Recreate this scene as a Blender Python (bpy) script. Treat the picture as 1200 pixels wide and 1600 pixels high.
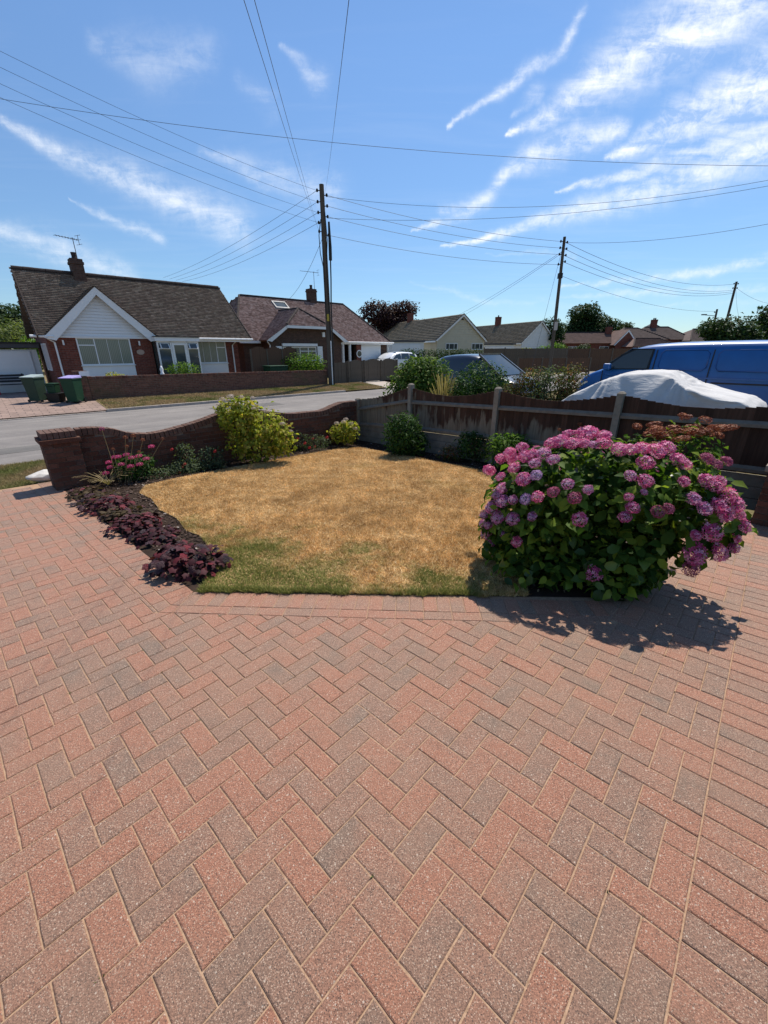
import bpy, math, random
import numpy as np
from mathutils import Vector, Matrix, Euler
for o in list(bpy.data.objects): bpy.data.objects.remove(o)
scene = bpy.context.scene
COL = scene.collection
rnd = random.Random(7)
rng = np.random.default_rng(11)
R = math.radians

# ------------------------------------------------------------ camera
def cam_axes(p, r):
    f = np.array([0, math.cos(p), -math.sin(p)]); right = np.array([1., 0, 0]); up = np.cross(right, f)
    return math.cos(r)*right+math.sin(r)*up, -math.sin(r)*right+math.cos(r)*up, f
CAMH = 1.7136
cr, cu, cf = cam_axes(R(21.44), R(-.2))
cd = bpy.data.cameras.new('camera'); cam = bpy.data.objects.new('camera', cd); COL.objects.link(cam)
cam.matrix_world = Matrix(((cr[0], cu[0], -cf[0], 0), (cr[1], cu[1], -cf[1], 0), (cr[2], cu[2], -cf[2], CAMH), (0, 0, 0, 1)))
cd.sensor_fit = 'HORIZONTAL'; cd.sensor_width = 36; cd.lens = 638.9/1200*36
cd.clip_start = .05; cd.clip_end = 3000
scene.camera = cam
scene.render.resolution_x = 768; scene.render.resolution_y = 1024
scene.view_settings.view_transform = 'Standard'; scene.view_settings.look = 'None'
scene.view_settings.gamma = 1; scene.view_settings.use_curve_mapping = False
scene.view_settings.exposure = EXPOSURE = 0.5

# ------------------------------------------------------------ sky and sun
SUN_EL, SUN_AZ = 58.0, 26.8          # azimuth clockwise from +Y
world = bpy.data.worlds.new('World'); scene.world = world; world.use_nodes = True
nt = world.node_tree; nt.nodes.clear()
def N(t, nt, **kw):
    n = nt.nodes.new(t)
    for k, v in kw.items():
        if k in ('inputs',):
            for kk, vv in v.items(): n.inputs[kk].default_value = vv
        else: setattr(n, k, v)
    return n
def mth(nt, op, a, b=None, c=None, clamp=False):
    n = nt.nodes.new('ShaderNodeMath'); n.operation = op; n.use_clamp = clamp
    for i, v in enumerate((a, b, c)):
        if v is None: continue
        if isinstance(v, (int, float)): n.inputs[i].default_value = v
        else: nt.links.new(v, n.inputs[i])
    return n.outputs[0]
def build_world():
    L = nt.links.new
    out = N('ShaderNodeOutputWorld', nt); bg = N('ShaderNodeBackground', nt)
    sky = N('ShaderNodeTexSky', nt, sky_type='NISHITA', sun_disc=False, sun_elevation=R(SUN_EL), sun_rotation=R(SUN_AZ), air_density=1.0, dust_density=0.0, ozone_density=4.0)
    tc = N('ShaderNodeTexCoord', nt)
    D = tc.outputs['Generated']
    def dot(v):
        n = N('ShaderNodeVectorMath', nt, operation='DOT_PRODUCT'); L(D, n.inputs[0]); n.inputs[1].default_value = v; return n.outputs['Value']
    e = .2
    k = dot((0, math.cos(e), math.sin(e))); u = dot((0, -math.sin(e), math.cos(e))); x = dot((1, 0, 0)); zz = dot((0, 0, 1))
    kk = mth(nt, 'MAXIMUM', k, .05)
    X = mth(nt, 'DIVIDE', x, kk); Y = mth(nt, 'DIVIDE', u, kk)
    front = mth(nt, 'MULTIPLY_ADD', k, 4, -.6, clamp=True)
    cx = N('ShaderNodeCombineXYZ', nt); L(X, cx.inputs[0]); L(Y, cx.inputs[1]); P = cx.outputs[0]
    # gentle warp so that the streaks have ragged, wind-drawn edges
    wn = N('ShaderNodeTexNoise', nt, inputs={'Scale': 14.0, 'Detail': 6.0, 'Roughness': .65}); L(P, wn.inputs['Vector'])
    ws = N('ShaderNodeVectorMath', nt, operation='SUBTRACT'); L(wn.outputs['Color'], ws.inputs[0]); ws.inputs[1].default_value = (.5, .5, .5)
    wm = N('ShaderNodeVectorMath', nt, operation='SCALE'); L(ws.outputs[0], wm.inputs[0]); wm.inputs['Scale'].default_value = .038
    wa = N('ShaderNodeVectorMath', nt, operation='ADD'); L(P, wa.inputs[0]); L(wm.outputs[0], wa.inputs[1])
    sp = N('ShaderNodeSeparateXYZ', nt); L(wa.outputs[0], sp.inputs[0]); WX, WY = sp.outputs[0], sp.outputs[1]
    segs = CLOUDS
    tot = None
    for x1, y1, x2, y2, w1, w2, s in segs:
        dx, dy = x2-x1, y2-y1; l2 = dx*dx+dy*dy
        ax = mth(nt, 'SUBTRACT', WX, x1); ay = mth(nt, 'SUBTRACT', WY, y1)
        t = mth(nt, 'ADD', mth(nt, 'MULTIPLY', ax, dx/l2), mth(nt, 'MULTIPLY', ay, dy/l2), clamp=True)
        qx = mth(nt, 'SUBTRACT', ax, mth(nt, 'MULTIPLY', t, dx)); qy = mth(nt, 'SUBTRACT', ay, mth(nt, 'MULTIPLY', t, dy))
        d2 = mth(nt, 'ADD', mth(nt, 'MULTIPLY', qx, qx), mth(nt, 'MULTIPLY', qy, qy))
        w = mth(nt, 'MULTIPLY_ADD', t, (w2-w1)*.60, w1*.60); w2_ = mth(nt, 'MULTIPLY', w, w)
        g = mth(nt, 'MULTIPLY', mth(nt, 'EXPONENT', mth(nt, 'MULTIPLY', mth(nt, 'DIVIDE', d2, w2_), -.9)), s)
        tot = g if tot is None else mth(nt, 'MAXIMUM', tot, g)
    # fine texture, drawn out along the wind
    mp = N('ShaderNodeMapping', nt); mp.inputs['Rotation'].default_value = (0, 0, R(-24)); mp.inputs['Scale'].default_value = (7, 30, 1); L(P, mp.inputs[0])
    n1 = N('ShaderNodeTexNoise', nt, inputs={'Scale': 1.0, 'Detail': 9.0, 'Roughness': .62, 'Distortion': .5}); L(mp.outputs[0], n1.inputs['Vector'])
    n2 = N('ShaderNodeTexNoise', nt, inputs={'Scale': 34.0, 'Detail': 9.0, 'Roughness': .74, 'Distortion': .5}); L(P, n2.inputs['Vector'])
    tex = mth(nt, 'ADD', mth(nt, 'MULTIPLY', n1.outputs[0], .62), mth(nt, 'MULTIPLY', n2.outputs[0], .38))
    tx = mth(nt, 'MULTIPLY_ADD', tex, 4.8, -2.02, clamp=True)
    dens = mth(nt, 'MULTIPLY', tot, mth(nt, 'MULTIPLY_ADD', tx, .85, .15))
    dens = mth(nt, 'MULTIPLY', dens, front)
    # thin cirrus over the whole sky (cloud layer plane), also behind the camera
    pz = mth(nt, 'MAXIMUM', zz, .08)
    c2 = N('ShaderNodeCombineXYZ', nt); L(mth(nt, 'DIVIDE', x, pz), c2.inputs[0]); L(mth(nt, 'DIVIDE', dot((0, 1, 0)), pz), c2.inputs[1])
    mp2 = N('ShaderNodeMapping', nt); mp2.inputs['Rotation'].default_value = (0, 0, R(35)); mp2.inputs['Scale'].default_value = (.55, 2.0, 1); L(c2.outputs[0], mp2.inputs[0])
    n3 = N('ShaderNodeTexNoise', nt, inputs={'Scale': 1.1, 'Detail': 8.0, 'Roughness': .6, 'Distortion': .8}); L(mp2.outputs[0], n3.inputs['Vector'])
    thin = mth(nt, 'MULTIPLY', mth(nt, 'MULTIPLY_ADD', n3.outputs[0], 3.0, -1.45, clamp=True), .07)
    dens = mth(nt, 'ADD', dens, thin)
    hor = mth(nt, 'MULTIPLY_ADD', zz, 8, 0, clamp=True)
    dens = mth(nt, 'MINIMUM', mth(nt, 'MULTIPLY', dens, hor), .92)
    mix = N('ShaderNodeMix', nt, data_type='RGBA')
    hs = N('ShaderNodeHueSaturation', nt); hs.inputs['Saturation'].default_value = .95; hs.inputs['Value'].default_value = 1.0; L(sky.outputs[0], hs.inputs['Color']); L(mth(nt, 'MULTIPLY_ADD', mth(nt, 'MULTIPLY', mth(nt, 'MAXIMUM', zz, 0), 2.2, None, True), .30, .72), hs.inputs['Value'])
    gm = N('ShaderNodeMix', nt, data_type='RGBA', blend_type='MULTIPLY'); gm.inputs[0].default_value = 1; L(hs.outputs[0], gm.inputs[6]); gm.inputs[7].default_value = SKYTINT
    L(dens, mix.inputs[0]); L(gm.outputs[2], mix.inputs[6]); mix.inputs[7].default_value = (6.9, 7.1, 7.3, 1)
    L(mix.outputs[2], bg.inputs[0]); bg.inputs[1].default_value = .115
    L(bg.outputs[0], out.inputs[0])
CLOUDS = [(0.118,0.186,0.225,0.24,0.0042,0.0141,0.72),(0.225,0.24,0.304,0.278,0.0141,0.0125,0.72),(0.304,0.278,0.323,0.323,0.0125,0.0094,0.72),(0.225,0.168,0.32,0.21,0.0042,0.0313,1.03),(0.32,0.21,0.436,0.273,0.0313,0.0657,1.03),(0.436,0.273,0.628,0.359,0.0657,0.0939,1.03),(0.42,0.141,0.535,0.185,0.007,0.0532,1.12),(0.535,0.185,0.688,0.246,0.0532,0.0861,1.12),(0.33,0.089,0.487,0.119,0.0042,0.0188,0.81),(0.487,0.119,0.718,0.188,0.0188,0.0313,0.81),(0.054,0.031,0.13,0.044,0.0035,0.0125,0.77),(0.13,0.044,0.202,0.078,0.0125,0.0188,0.77),(0.202,0.078,0.233,0.118,0.0188,0.0188,0.77),(0.116,0.06,0.184,0.068,0.0141,0.0188,0.54),(0.227,0.114,0.309,0.156,0.0155,0.0376,0.9),(0.309,0.156,0.437,0.182,0.0376,0.0219,0.9),(0.12,-0.002,0.321,0.044,0.0035,0.0188,0.9),(0.321,0.044,0.498,0.089,0.0188,0.0407,0.9),(0.498,0.089,0.734,0.158,0.0407,0.0563,0.9),(-0.686,0.196,-0.614,0.153,0.0085,0.0219,0.68),(-0.614,0.153,-0.465,0.101,0.0219,0.0407,0.68),(-0.465,0.101,-0.292,0.04,0.0407,0.0469,0.68),(-0.61,0.077,-0.544,0.051,0.0028,0.011,0.54),(-0.544,0.051,-0.453,0.017,0.011,0.0156,0.54),(-0.796,0.031,-0.68,0.004,0.0155,0.0469,0.5),(-0.68,0.004,-0.54,-0.048,0.0469,0.0313,0.5),(-0.479,0.286,-0.399,0.267,0.0197,0.0532,0.27),(-0.399,0.267,-0.299,0.278,0.0532,0.0344,0.27),(-0.169,0.285,-0.108,0.247,0.0056,0.025,0.41),(-0.251,0.248,-0.201,0.216,0.0155,0.0282,0.23),(-0.34,0.156,-0.217,0.115,0.0099,0.0344,0.41),(-0.217,0.115,-0.109,0.09,0.0344,0.0469,0.41),(0.232,0.198,0.273,0.223,0.007,0.0188,0.45),(0.213,-0.01,0.4,-0.014,0.0028,0.0094,0.18),(0.387,-0.074,0.614,-0.054,0.0049,0.0141,0.63),(0.614,-0.054,0.827,-0.02,0.0141,0.0141,0.63),(0.379,-0.096,0.556,-0.085,0.0028,0.011,0.45),(0.556,-0.085,0.856,-0.076,0.011,0.0125,0.45),(0.056,-0.061,0.225,-0.098,0.0035,0.0094,0.27),(0.225,-0.098,0.424,-0.112,0.0094,0.0078,0.27),(0.565,-0.112,0.869,-0.1,0.0035,0.0125,0.32)]
SKYTINT = (.70, .83, .92, 1)
build_world()
sl = bpy.data.lights.new('sun', 'SUN'); sl.energy = 4.2; sl.angle = R(.53); sl.color = (1, .94, .84)
sun = bpy.data.objects.new('sun', sl); COL.objects.link(sun)
sv = Vector((math.sin(R(SUN_AZ))*math.cos(R(SUN_EL)), math.cos(R(SUN_AZ))*math.cos(R(SUN_EL)), math.sin(R(SUN_EL))))
sun.rotation_euler = sv.to_track_quat('Z', 'Y').to_euler(); sun.location = sv*60

# ------------------------------------------------------------ frames and ground heights
QN = (-0.005030, 0.040842, 0.999153)                      # normal of the sloping drive
GA = Vector((.73192, -.68015, 0)); GB = Vector((.67943, .73317, 0))
Q = Matrix(((0.999986, -0.001742, -0.005030), (0.001946, 0.999164, 0.040842), (0.004955, -0.040851, 0.999153)))
a3 = Q @ Vector((.732547, -.680717, 0)); b3 = Q @ Vector((.680717, .732547, 0)); n3 = a3.cross(b3)
DRIVE = Matrix(((a3.x, b3.x, n3.x, .0086), (a3.y, b3.y, n3.y, -.0700), (a3.z, b3.z, n3.z, .0015), (0, 0, 0, 1)))
DINV = DRIVE.inverted()
TH = R(46.8); UX, UY = math.sin(TH), math.cos(TH); UROT = R(43.2)
def UV(u, v, z=0): return Vector((u*UX-v*UY, u*UY+v*UX, z))
def gz(x, y): return -(QN[0]*x+QN[1]*y)/QN[2]
PROF = [(-200, .6), (-30, .0), (8.0, -.36), (11, -.385), (18, -.31), (20.3, -.11), (24, -.02), (34, .1), (60, .45), (120, .8), (400, 1.0)]
def prof(v): return float(np.interp(v, [p[0] for p in PROF], [p[1] for p in PROF]))
def ground(x, y):
    v = -x*UY+y*UX
    if v < 8.0: return gz(max(-14, min(14, x)), max(-4, min(10.5, y)))
    w = min(1, (v-8)/1.0)
    return gz(max(-14, min(14, x)), max(-4, min(10.5, y)))*(1-w)+prof(v)*w
def gp(a, b, h=0):                                         # point on the drive plane from its own axes
    p = DRIVE @ Vector((a, b, h)); return p

# ------------------------------------------------------------ helpers
def mesh_np(name, V, F, mat=None, smooth=False, mi=None):
    V = np.asarray(V, np.float32).reshape(-1, 3); F = np.asarray(F, np.int32)
    me = bpy.data.meshes.new(name); n = F.shape[1]
    me.vertices.add(len(V)); me.vertices.foreach_set('co', V.ravel())
    me.loops.add(F.size); me.loops.foreach_set('vertex_index', F.ravel())
    me.polygons.add(len(F)); me.polygons.foreach_set('loop_start', np.arange(0, F.size, n, dtype=np.int32)); me.polygons.foreach_set('loop_total', np.full(len(F), n, np.int32))
    if smooth: me.polygons.foreach_set('use_smooth', np.ones(len(F), bool))
    me.update(calc_edges=True)
    if mat:
        for m in (mat if isinstance(mat, (list, tuple)) else [mat]): me.materials.append(m)
    if mi is not None: me.polygons.foreach_set('material_index', np.asarray(mi, np.int32))
    return me
def link(name, data, parent=None, loc=None, rot=None, scale=None, **props):
    o = bpy.data.objects.new(name, data); COL.objects.link(o)
    if parent is not None: o.parent = parent
    if loc is not None: o.location = loc
    if rot is not None: o.rotation_euler = rot
    if scale is not None: o.scale = scale
    for k, v in props.items(): o[k] = v
    return o
def thing(name, label, cat, loc=(0, 0, 0), rz=0, group=None):
    o = link(name, None, loc=loc, rot=(0, 0, rz)); o['label'] = label; o['category'] = cat
    if group: o['group'] = group
    return o
class MB:
    def __init__(s): s.v = []; s.f = []; s.m = []
    def add(s, vs, fs, mi=0):
        o = len(s.v); s.v += [tuple(v) for v in vs]; s.f += [tuple(o+i for i in f) for f in fs]; s.m += [mi]*len(fs); return s
    def box(s, x0, x1, y0, y1, z0, z1, mi=0):
        return s.add([(x0, y0, z0), (x1, y0, z0), (x1, y1, z0), (x0, y1, z0), (x0, y0, z1), (x1, y0, z1), (x1, y1, z1), (x0, y1, z1)],
                     [(0, 3, 2, 1), (4, 5, 6, 7), (0, 1, 5, 4), (1, 2, 6, 5), (2, 3, 7, 6), (3, 0, 4, 7)], mi)
    def prism(s, poly, axis, d0, d1, mi=0):
        """poly of 2-D points extruded along axis ('x','y','z') from d0 to d1"""
        def P(p, d): return {'x': (d, p[0], p[1]), 'y': (p[0], d, p[1]), 'z': (p[0], p[1], d)}[axis]
        n = len(poly); vs = [P(p, d0) for p in poly]+[P(p, d1) for p in poly]
        fs = [tuple(range(n))[::-1], tuple(range(n, 2*n))]+[(i, (i+1) % n, n+(i+1) % n, n+i) for i in range(n)]
        return s.add(vs, fs, mi)
    def bar(s, p0, p1, w, h=None, mi=0):
        """rectangular bar between two points"""
        h = h or w; p0 = Vector(p0); p1 = Vector(p1); d = (p1-p0).normalized()
        up = Vector((0, 0, 1)) if abs(d.z) < .95 else Vector((0, 1, 0))
        sx = d.cross(up).normalized()*w/2; sy = sx.cross(d).normalized()*h/2
        vs = [p+a*sx+b*sy for p in (p0, p1) for a, b in ((-1, -1), (1, -1), (1, 1), (-1, 1))]
        return s.add(vs, [(0, 1, 2, 3), (7, 6, 5, 4), (0, 4, 5, 1), (1, 5, 6, 2), (2, 6, 7, 3), (3, 7, 4, 0)], mi)
    def tube(s, pts, rad, n=8, mi=0, cap=True):
        pts = [Vector(p) for p in pts]; rad = rad if isinstance(rad, (list, tuple)) else [rad]*len(pts); o = len(s.v); vs = []
        for i, p in enumerate(pts):
            d = (pts[min(i+1, len(pts)-1)]-pts[max(i-1, 0)]).normalized()
            up = Vector((0, 0, 1)) if abs(d.z) < .9 else Vector((1, 0, 0))
            sx = d.cross(up).normalized(); sy = sx.cross(d)
            vs += [p+(sx*math.cos(2*math.pi*k/n)+sy*math.sin(2*math.pi*k/n))*rad[i] for k in range(n)]
        fs = [(i*n+k, i*n+(k+1) % n, (i+1)*n+(k+1) % n, (i+1)*n+k) for i in range(len(pts)-1) for k in range(n)]
        if cap: fs += [tuple(range(n))[::-1], tuple((len(pts)-1)*n+k for k in range(n))]
        return s.add(vs, fs, mi)
    def mesh(s, name, mat, smooth=False):
        me = bpy.data.meshes.new(name); me.from_pydata(s.v, [], s.f); me.update()
        for m in (mat if isinstance(mat, (list, tuple)) else [mat]): me.materials.append(m)
        me.polygons.foreach_set('material_index', np.asarray(s.m, np.int32))
        if smooth: me.polygons.foreach_set('use_smooth', np.ones(len(s.f), bool))
        return me
    def build(s, name, mat, parent=None, smooth=False, bevel=0, **kw):
        o = link(name, s.mesh(name, mat, smooth), parent, **kw)
        if bevel:
            b = o.modifiers.new('bevel', 'BEVEL'); b.width = bevel; b.segments = 2; b.limit_method = 'ANGLE'
        return o

# ------------------------------------------------------------ materials
def srgb(r, g, b):
    f = lambda c: (c/255/12.92 if c/255 <= .04045 else ((c/255+.055)/1.055)**2.4)
    return (f(r), f(g), f(b), 1)
class Mt:
    def __init__(s, name, rough=.8, spec=.3):
        s.m = bpy.data.materials.new(name); s.m.use_nodes = True; s.nt = s.m.node_tree; s.b = s.nt.nodes['Principled BSDF']
        s.b.inputs['Roughness'].default_value = rough; s.b.inputs['Specular IOR Level'].default_value = spec
        s.L = s.nt.links.new
    def pos(s, kind='obj'):
        if kind == 'world': return N('ShaderNodeNewGeometry', s.nt).outputs['Position']
        return N('ShaderNodeTexCoord', s.nt).outputs['Object']
    def noise(s, scale, detail=4, rough=.55, vec=None, stretch=None, dist=0, out=0):
        n = N('ShaderNodeTexNoise', s.nt, inputs={'Scale': scale, 'Detail': float(detail), 'Roughness': rough, 'Distortion': dist})
        v = vec if vec is not None else s.pos()
        if stretch:
            mp = N('ShaderNodeMapping', s.nt); mp.inputs['Scale'].default_value = stretch; s.L(v, mp.inputs[0]); v = mp.outputs[0]
        s.L(v, n.inputs['Vector']); return n.outputs[out]
    def ramp(s, fac, cols, interp='LINEAR'):
        n = N('ShaderNodeValToRGB', s.nt); cr_ = n.color_ramp; cr_.interpolation = interp
        while len(cr_.elements) > 1: cr_.elements.remove(cr_.elements[-1])
        cr_.elements[0].position = cols[0][0]; cr_.elements[0].color = cols[0][1]
        for p, c in cols[1:]: e = cr_.elements.new(p); e.color = c
        s.L(fac, n.inputs[0]); return n.outputs[0]
    def mix(s, fac, a, b, mode='MIX'):
        n = N('ShaderNodeMix', s.nt, data_type='RGBA', blend_type=mode)
        for i, v in ((0, fac), (6, a), (7, b)):
            if isinstance(v, (int, float, tuple, list)): n.inputs[i].default_value = v
            else: s.L(v, n.inputs[i])
        return n.outputs[2]
    def m_(s, op, a, b=None, c=None, clamp=False): return mth(s.nt, op, a, b, c, clamp)
    def island(s): return N('ShaderNodeNewGeometry', s.nt).outputs['Random Per Island']
    def orand(s): return N('ShaderNodeObjectInfo', s.nt).outputs['Random']
    def col(s, c):
        if isinstance(c, tuple): s.b.inputs['Base Color'].default_value = c
        else: s.L(c, s.b.inputs['Base Color'])
        return s
    def bump(s, h, strength=.3, dist=.01):
        n = N('ShaderNodeBump', s.nt); n.inputs['Strength'].default_value = strength; n.inputs['Distance'].default_value = dist
        s.L(h, n.inputs['Height']); s.L(n.outputs[0], s.b.inputs['Normal']); return s
def simple(name, c, rough=.7, spec=.3, var=.18, scale=3, metallic=0, bump=0, bscale=40, coat=0):
    m = Mt(name, rough, spec); n = m.noise(scale, 6, .6)
    k = m.ramp(n, [(.25, (1-var, 1-var, 1-var, 1)), (.75, (1+var*.6, 1+var*.6, 1+var*.6, 1))])
    m.col(m.mix(1.0, c, k, 'MULTIPLY')); m.b.inputs['Metallic'].default_value = metallic
    if coat: m.b.inputs['Coat Weight'].default_value = coat; m.b.inputs['Coat Roughness'].default_value = .04
    if bump: m.bump(m.noise(bscale, 5, .6), bump, .004)
    return m.m

def leafmat(name, cols, rough=.5, trans=.35, spec=.2):
    m = Mt(name, max(rough, .6), min(spec, .1))
    c = m.ramp(m.island(), [(i/(len(cols)-1), c) for i, c in enumerate(cols)])
    n = m.noise(2.2, 3, .5, m.pos('world'))
    k = m.ramp(n, [(.3, (.78, .78, .78, 1)), (.7, (1.15, 1.15, 1.15, 1))])
    c = m.mix(1.0, c, k, 'MULTIPLY'); m.col(c)
    tr = N('ShaderNodeBsdfTranslucent', m.nt); tc_ = m.mix(1.0, c, (1.5, 1.6, .7, 1), 'MULTIPLY'); m.L(tc_, tr.inputs[0])
    mx = N('ShaderNodeMixShader', m.nt); mx.inputs[0].default_value = trans
    m.L(m.b.outputs[0], mx.inputs[1]); m.L(tr.outputs[0], mx.inputs[2]); m.L(mx.outputs[0], m.nt.nodes['Material Output'].inputs[0])
    return m.m

# pavers: per-brick tone, second tone blended across the brick, pale and dark aggregate
def paver_mat(name, per):
    m = Mt(name, .62, .38); P = m.pos('world')
    r_ = m.orand() if per == 'object' else m.island()
    tone = m.m_('ADD', m.m_('MULTIPLY', r_, .64), m.m_('MULTIPLY_ADD', m.noise(6.5, 3, .6, P), .80, .10))
    tone = m.m_('ADD', tone, m.m_('MULTIPLY_ADD', m.noise(.7, 2, .5, P), .5, -.25))
    c = m.ramp(tone, [(.22, (.135, .110, .090, 1)), (.38, (.188, .127, .094, 1)), (.55, (.232, .138, .097, 1)), (.78, (.264, .142, .096, 1)), (1.0, (.298, .136, .086, 1))])
    c = m.mix(1.0, c, m.ramp(m.noise(210, 5, .8, P), [(.36, (.42, .42, .42, 1)), (.64, (1.70, 1.66, 1.6, 1))]), 'MULTIPLY')
    def specks(scale, lo, hi):
        v = N('ShaderNodeTexVoronoi', m.nt, inputs={'Scale': scale, 'Randomness': 1.0}); m.L(P, v.inputs['Vector'])
        sep = N('ShaderNodeSeparateColor', m.nt); m.L(v.outputs['Color'], sep.inputs[0])
        inside = m.m_('LESS_THAN', v.outputs['Distance'], .38)
        return m.m_('MULTIPLY', m.m_('MULTIPLY', m.m_('GREATER_THAN', sep.outputs[0], lo), m.m_('LESS_THAN', sep.outputs[0], hi)), inside)
    c = m.mix(m.m_('MULTIPLY', specks(215, .66, 2), .62), c, (.62, .46, .34, 1))
    c = m.mix(m.m_('MULTIPLY', specks(125, .975, 2), .75), c, (.60, .49, .39, 1))
    c = m.mix(m.m_('MULTIPLY', specks(190, -.1, .2), .75), c, (.055, .040, .034, 1))
    # pale dusty film in broad patches and worn grime along some runs
    c = m.mix(m.ramp(m.noise(1.3, 5, .6, P), [(.42, (0, 0, 0, 1)), (.72, (.3, .3, .3, 1))]), c, (.31, .19, .125, 1))
    st = m.noise(2.7, 7, .72, P); c = m.mix(m.ramp(st, [(.60, (0, 0, 0, 1)), (.74, (.38, .38, .38, 1))]), c, (.085, .072, .052, 1))
    m.col(c); m.bump(m.noise(190, 4, .75, P), 1.0, .006)
    return m.m
M = {}
M['paver'] = paver_mat('paver_concrete', 'object'); M['paver_i'] = paver_mat('paver_concrete_far', 'island')
m = Mt('joint_sand', .95, .1); m.col(m.ramp(m.noise(60, 5, .7, m.pos('world')), [(.3, (.24, .150, .095, 1)), (.7, (.44, .29, .19, 1))])); m.bump(m.noise(300, 2, .5, m.pos('world')), .3, .002); M['sand'] = m.m
def brick_obj_mat(name, cols, per='object', bscale=1.0):
    m = Mt(name, .9, .15); P = m.pos('world'); r_ = m.orand() if per == 'object' else m.island()
    c = m.ramp(r_, cols); c = m.mix(1.0, c, m.ramp(m.noise(38*bscale, 6, .7, P), [(.25, (.6, .6, .6, 1)), (.75, (1.35, 1.35, 1.35, 1))]), 'MULTIPLY')
    li = m.noise(9, 6, .7, P); c = m.mix(m.ramp(li, [(.60, (0, 0, 0, 1)), (.75, (.35, .35, .35, 1))]), c, (.30, .29, .25, 1))
    m.col(c); m.bump(m.noise(90, 4, .7, P), .6, .004); return m.m
M['gbrick'] = brick_obj_mat('garden_brick', [(0, (.075, .032, .023, 1)), (.35, (.105, .046, .030, 1)), (.7, (.135, .062, .042, 1)), (1, (.085, .05, .04, 1))])
M['gcope'] = brick_obj_mat('coping_brick', [(0, (.10, .055, .04, 1)), (.5, (.15, .085, .062, 1)), (1, (.12, .075, .06, 1))])
m = Mt('mortar', .95, .1); m.col(m.ramp(m.noise(40, 5, .7, m.pos('world')), [(.3, (.10, .082, .066, 1)), (.7, (.22, .18, .145, 1))])); M['mortar'] = m.m
def brickwall(name, c1, c2, mort, stain=.5):
    m = Mt(name, .9, .15); P = m.pos()
    # bricks run along whichever wall direction: use x+y as the running coordinate
    sp = N('ShaderNodeSeparateXYZ', m.nt); m.L(P, sp.inputs[0]); cb = N('ShaderNodeCombineXYZ', m.nt)
    m.L(m.m_('ADD', sp.outputs[0], sp.outputs[1]), cb.inputs[0]); m.L(sp.outputs[2], cb.inputs[1])
    b = N('ShaderNodeTexBrick', m.nt, inputs={'Scale': 1.0, 'Brick Width': .225, 'Row Height': .075, 'Mortar Size': .006, 'Mortar Smooth': .1, 'Bias': 0.0})
    b.offset = .5; b.inputs['Color1'].default_value = c1; b.inputs['Color2'].default_value = c2; b.inputs['Mortar'].default_value = mort; m.L(cb.outputs[0], b.inputs['Vector'])
    c = m.mix(1.0, b.outputs['Color'], m.ramp(m.noise(14, 6, .7), [(.3, (.65, .65, .65, 1)), (.7, (1.25, 1.25, 1.25, 1))]), 'MULTIPLY')
    c = m.mix(m.ramp(m.noise(1.1, 5, .65), [(.5, (0, 0, 0, 1)), (.75, (stain, stain, stain, 1))]), c, (.10, .085, .045, 1))
    m.col(c); m.bump(b.outputs['Fac'], -.4, .006); return m.m
M['hbrick'] = brickwall('house_brick', (.22, .065, .043, 1), (.14, .042, .03, 1), (.17, .12, .1, 1), .15)
M['hbrick2'] = brickwall('old_brick', (.115, .062, .046, 1), (.08, .046, .036, 1), (.11, .09, .075, 1), .3)
M['dwarf'] = brickwall('dwarf_wall_brick', (.21, .092, .062, 1), (.13, .062, .045, 1), (.17, .13, .1, 1), .75)
def tilemat(name, cols, lichen, la=.5):
    m = Mt(name, .85, .2); c = m.ramp(m.island(), cols)
    c = m.mix(1.0, c, m.ramp(m.noise(9, 6, .75), [(.3, (.6, .6, .6, 1)), (.7, (1.4, 1.4, 1.4, 1))]), 'MULTIPLY')
    c = m.mix(m.ramp(m.noise(3.2, 7, .75), [(.5, (0, 0, 0, 1)), (.72, (la, la, la, 1))]), c, lichen)
    m.col(c); m.bump(m.noise(50, 4, .7), .4, .006); return m.m
M['tile1'] = tilemat('clay_tile_brown', [(0, (.115, .080, .060, 1)), (.5, (.155, .110, .082, 1)), (.85, (.19, .138, .104, 1)), (1, (.25, .19, .145, 1))], (.23, .20, .14, 1), .6)
M['tile2'] = tilemat('clay_tile_red', [(0, (.115, .066, .056, 1)), (.5, (.19, .115, .10, 1)), (1, (.30, .20, .175, 1))], (.42, .33, .30, 1), .8)
M['tile3'] = tilemat('concrete_tile', [(0, (.12, .095, .066, 1)), (1, (.21, .168, .122, 1))], (.27, .23, .14, 1), .6)
M['tile_far'] = simple('far_roof', (.145, .108, .095, 1), .9, .2, .35, 1.5, bump=.3, bscale=3)
M['tile_far2'] = simple('far_roof_red', (.19, .125, .105, 1), .9, .2, .35, 1.5)
M['ridge'] = simple('ridge_tile', (.055, .042, .038, 1), .9, .2, .35, 6)
M['upvc'] = simple('white_upvc', (.78, .78, .77, 1), .38, .4, .06, 2)
M['white_render'] = simple('white_render', (.72, .72, .70, 1), .7, .3, .08, 2)
M['cream'] = simple('cream_cladding', (.55, .49, .36, 1), .7, .3, .08, 2)
M['dark'] = simple('dark_trim', (.025, .025, .028, 1), .6)
M['black'] = simple('black_plastic', (.012, .012, .013, 1), .45)
M['silver_grey'] = simple('pale_grey_metal', (.35, .34, .33, 1), .6); M['lead'] = simple('lead_grey', (.09, .09, .095, 1), .7)
M['underbody_dark'] = simple('dark_interior', (.02, .02, .02, 1), .9)  # even near-black colour of the underbody below the cloth cover
m = Mt('window_glass', .06, .6); m.col(m.ramp(m.noise(1.4, 2, .5), [(.3, (.045, .055, .055, 1)), (.7, (.085, .095, .09, 1))])); M['glass'] = m.m
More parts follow.
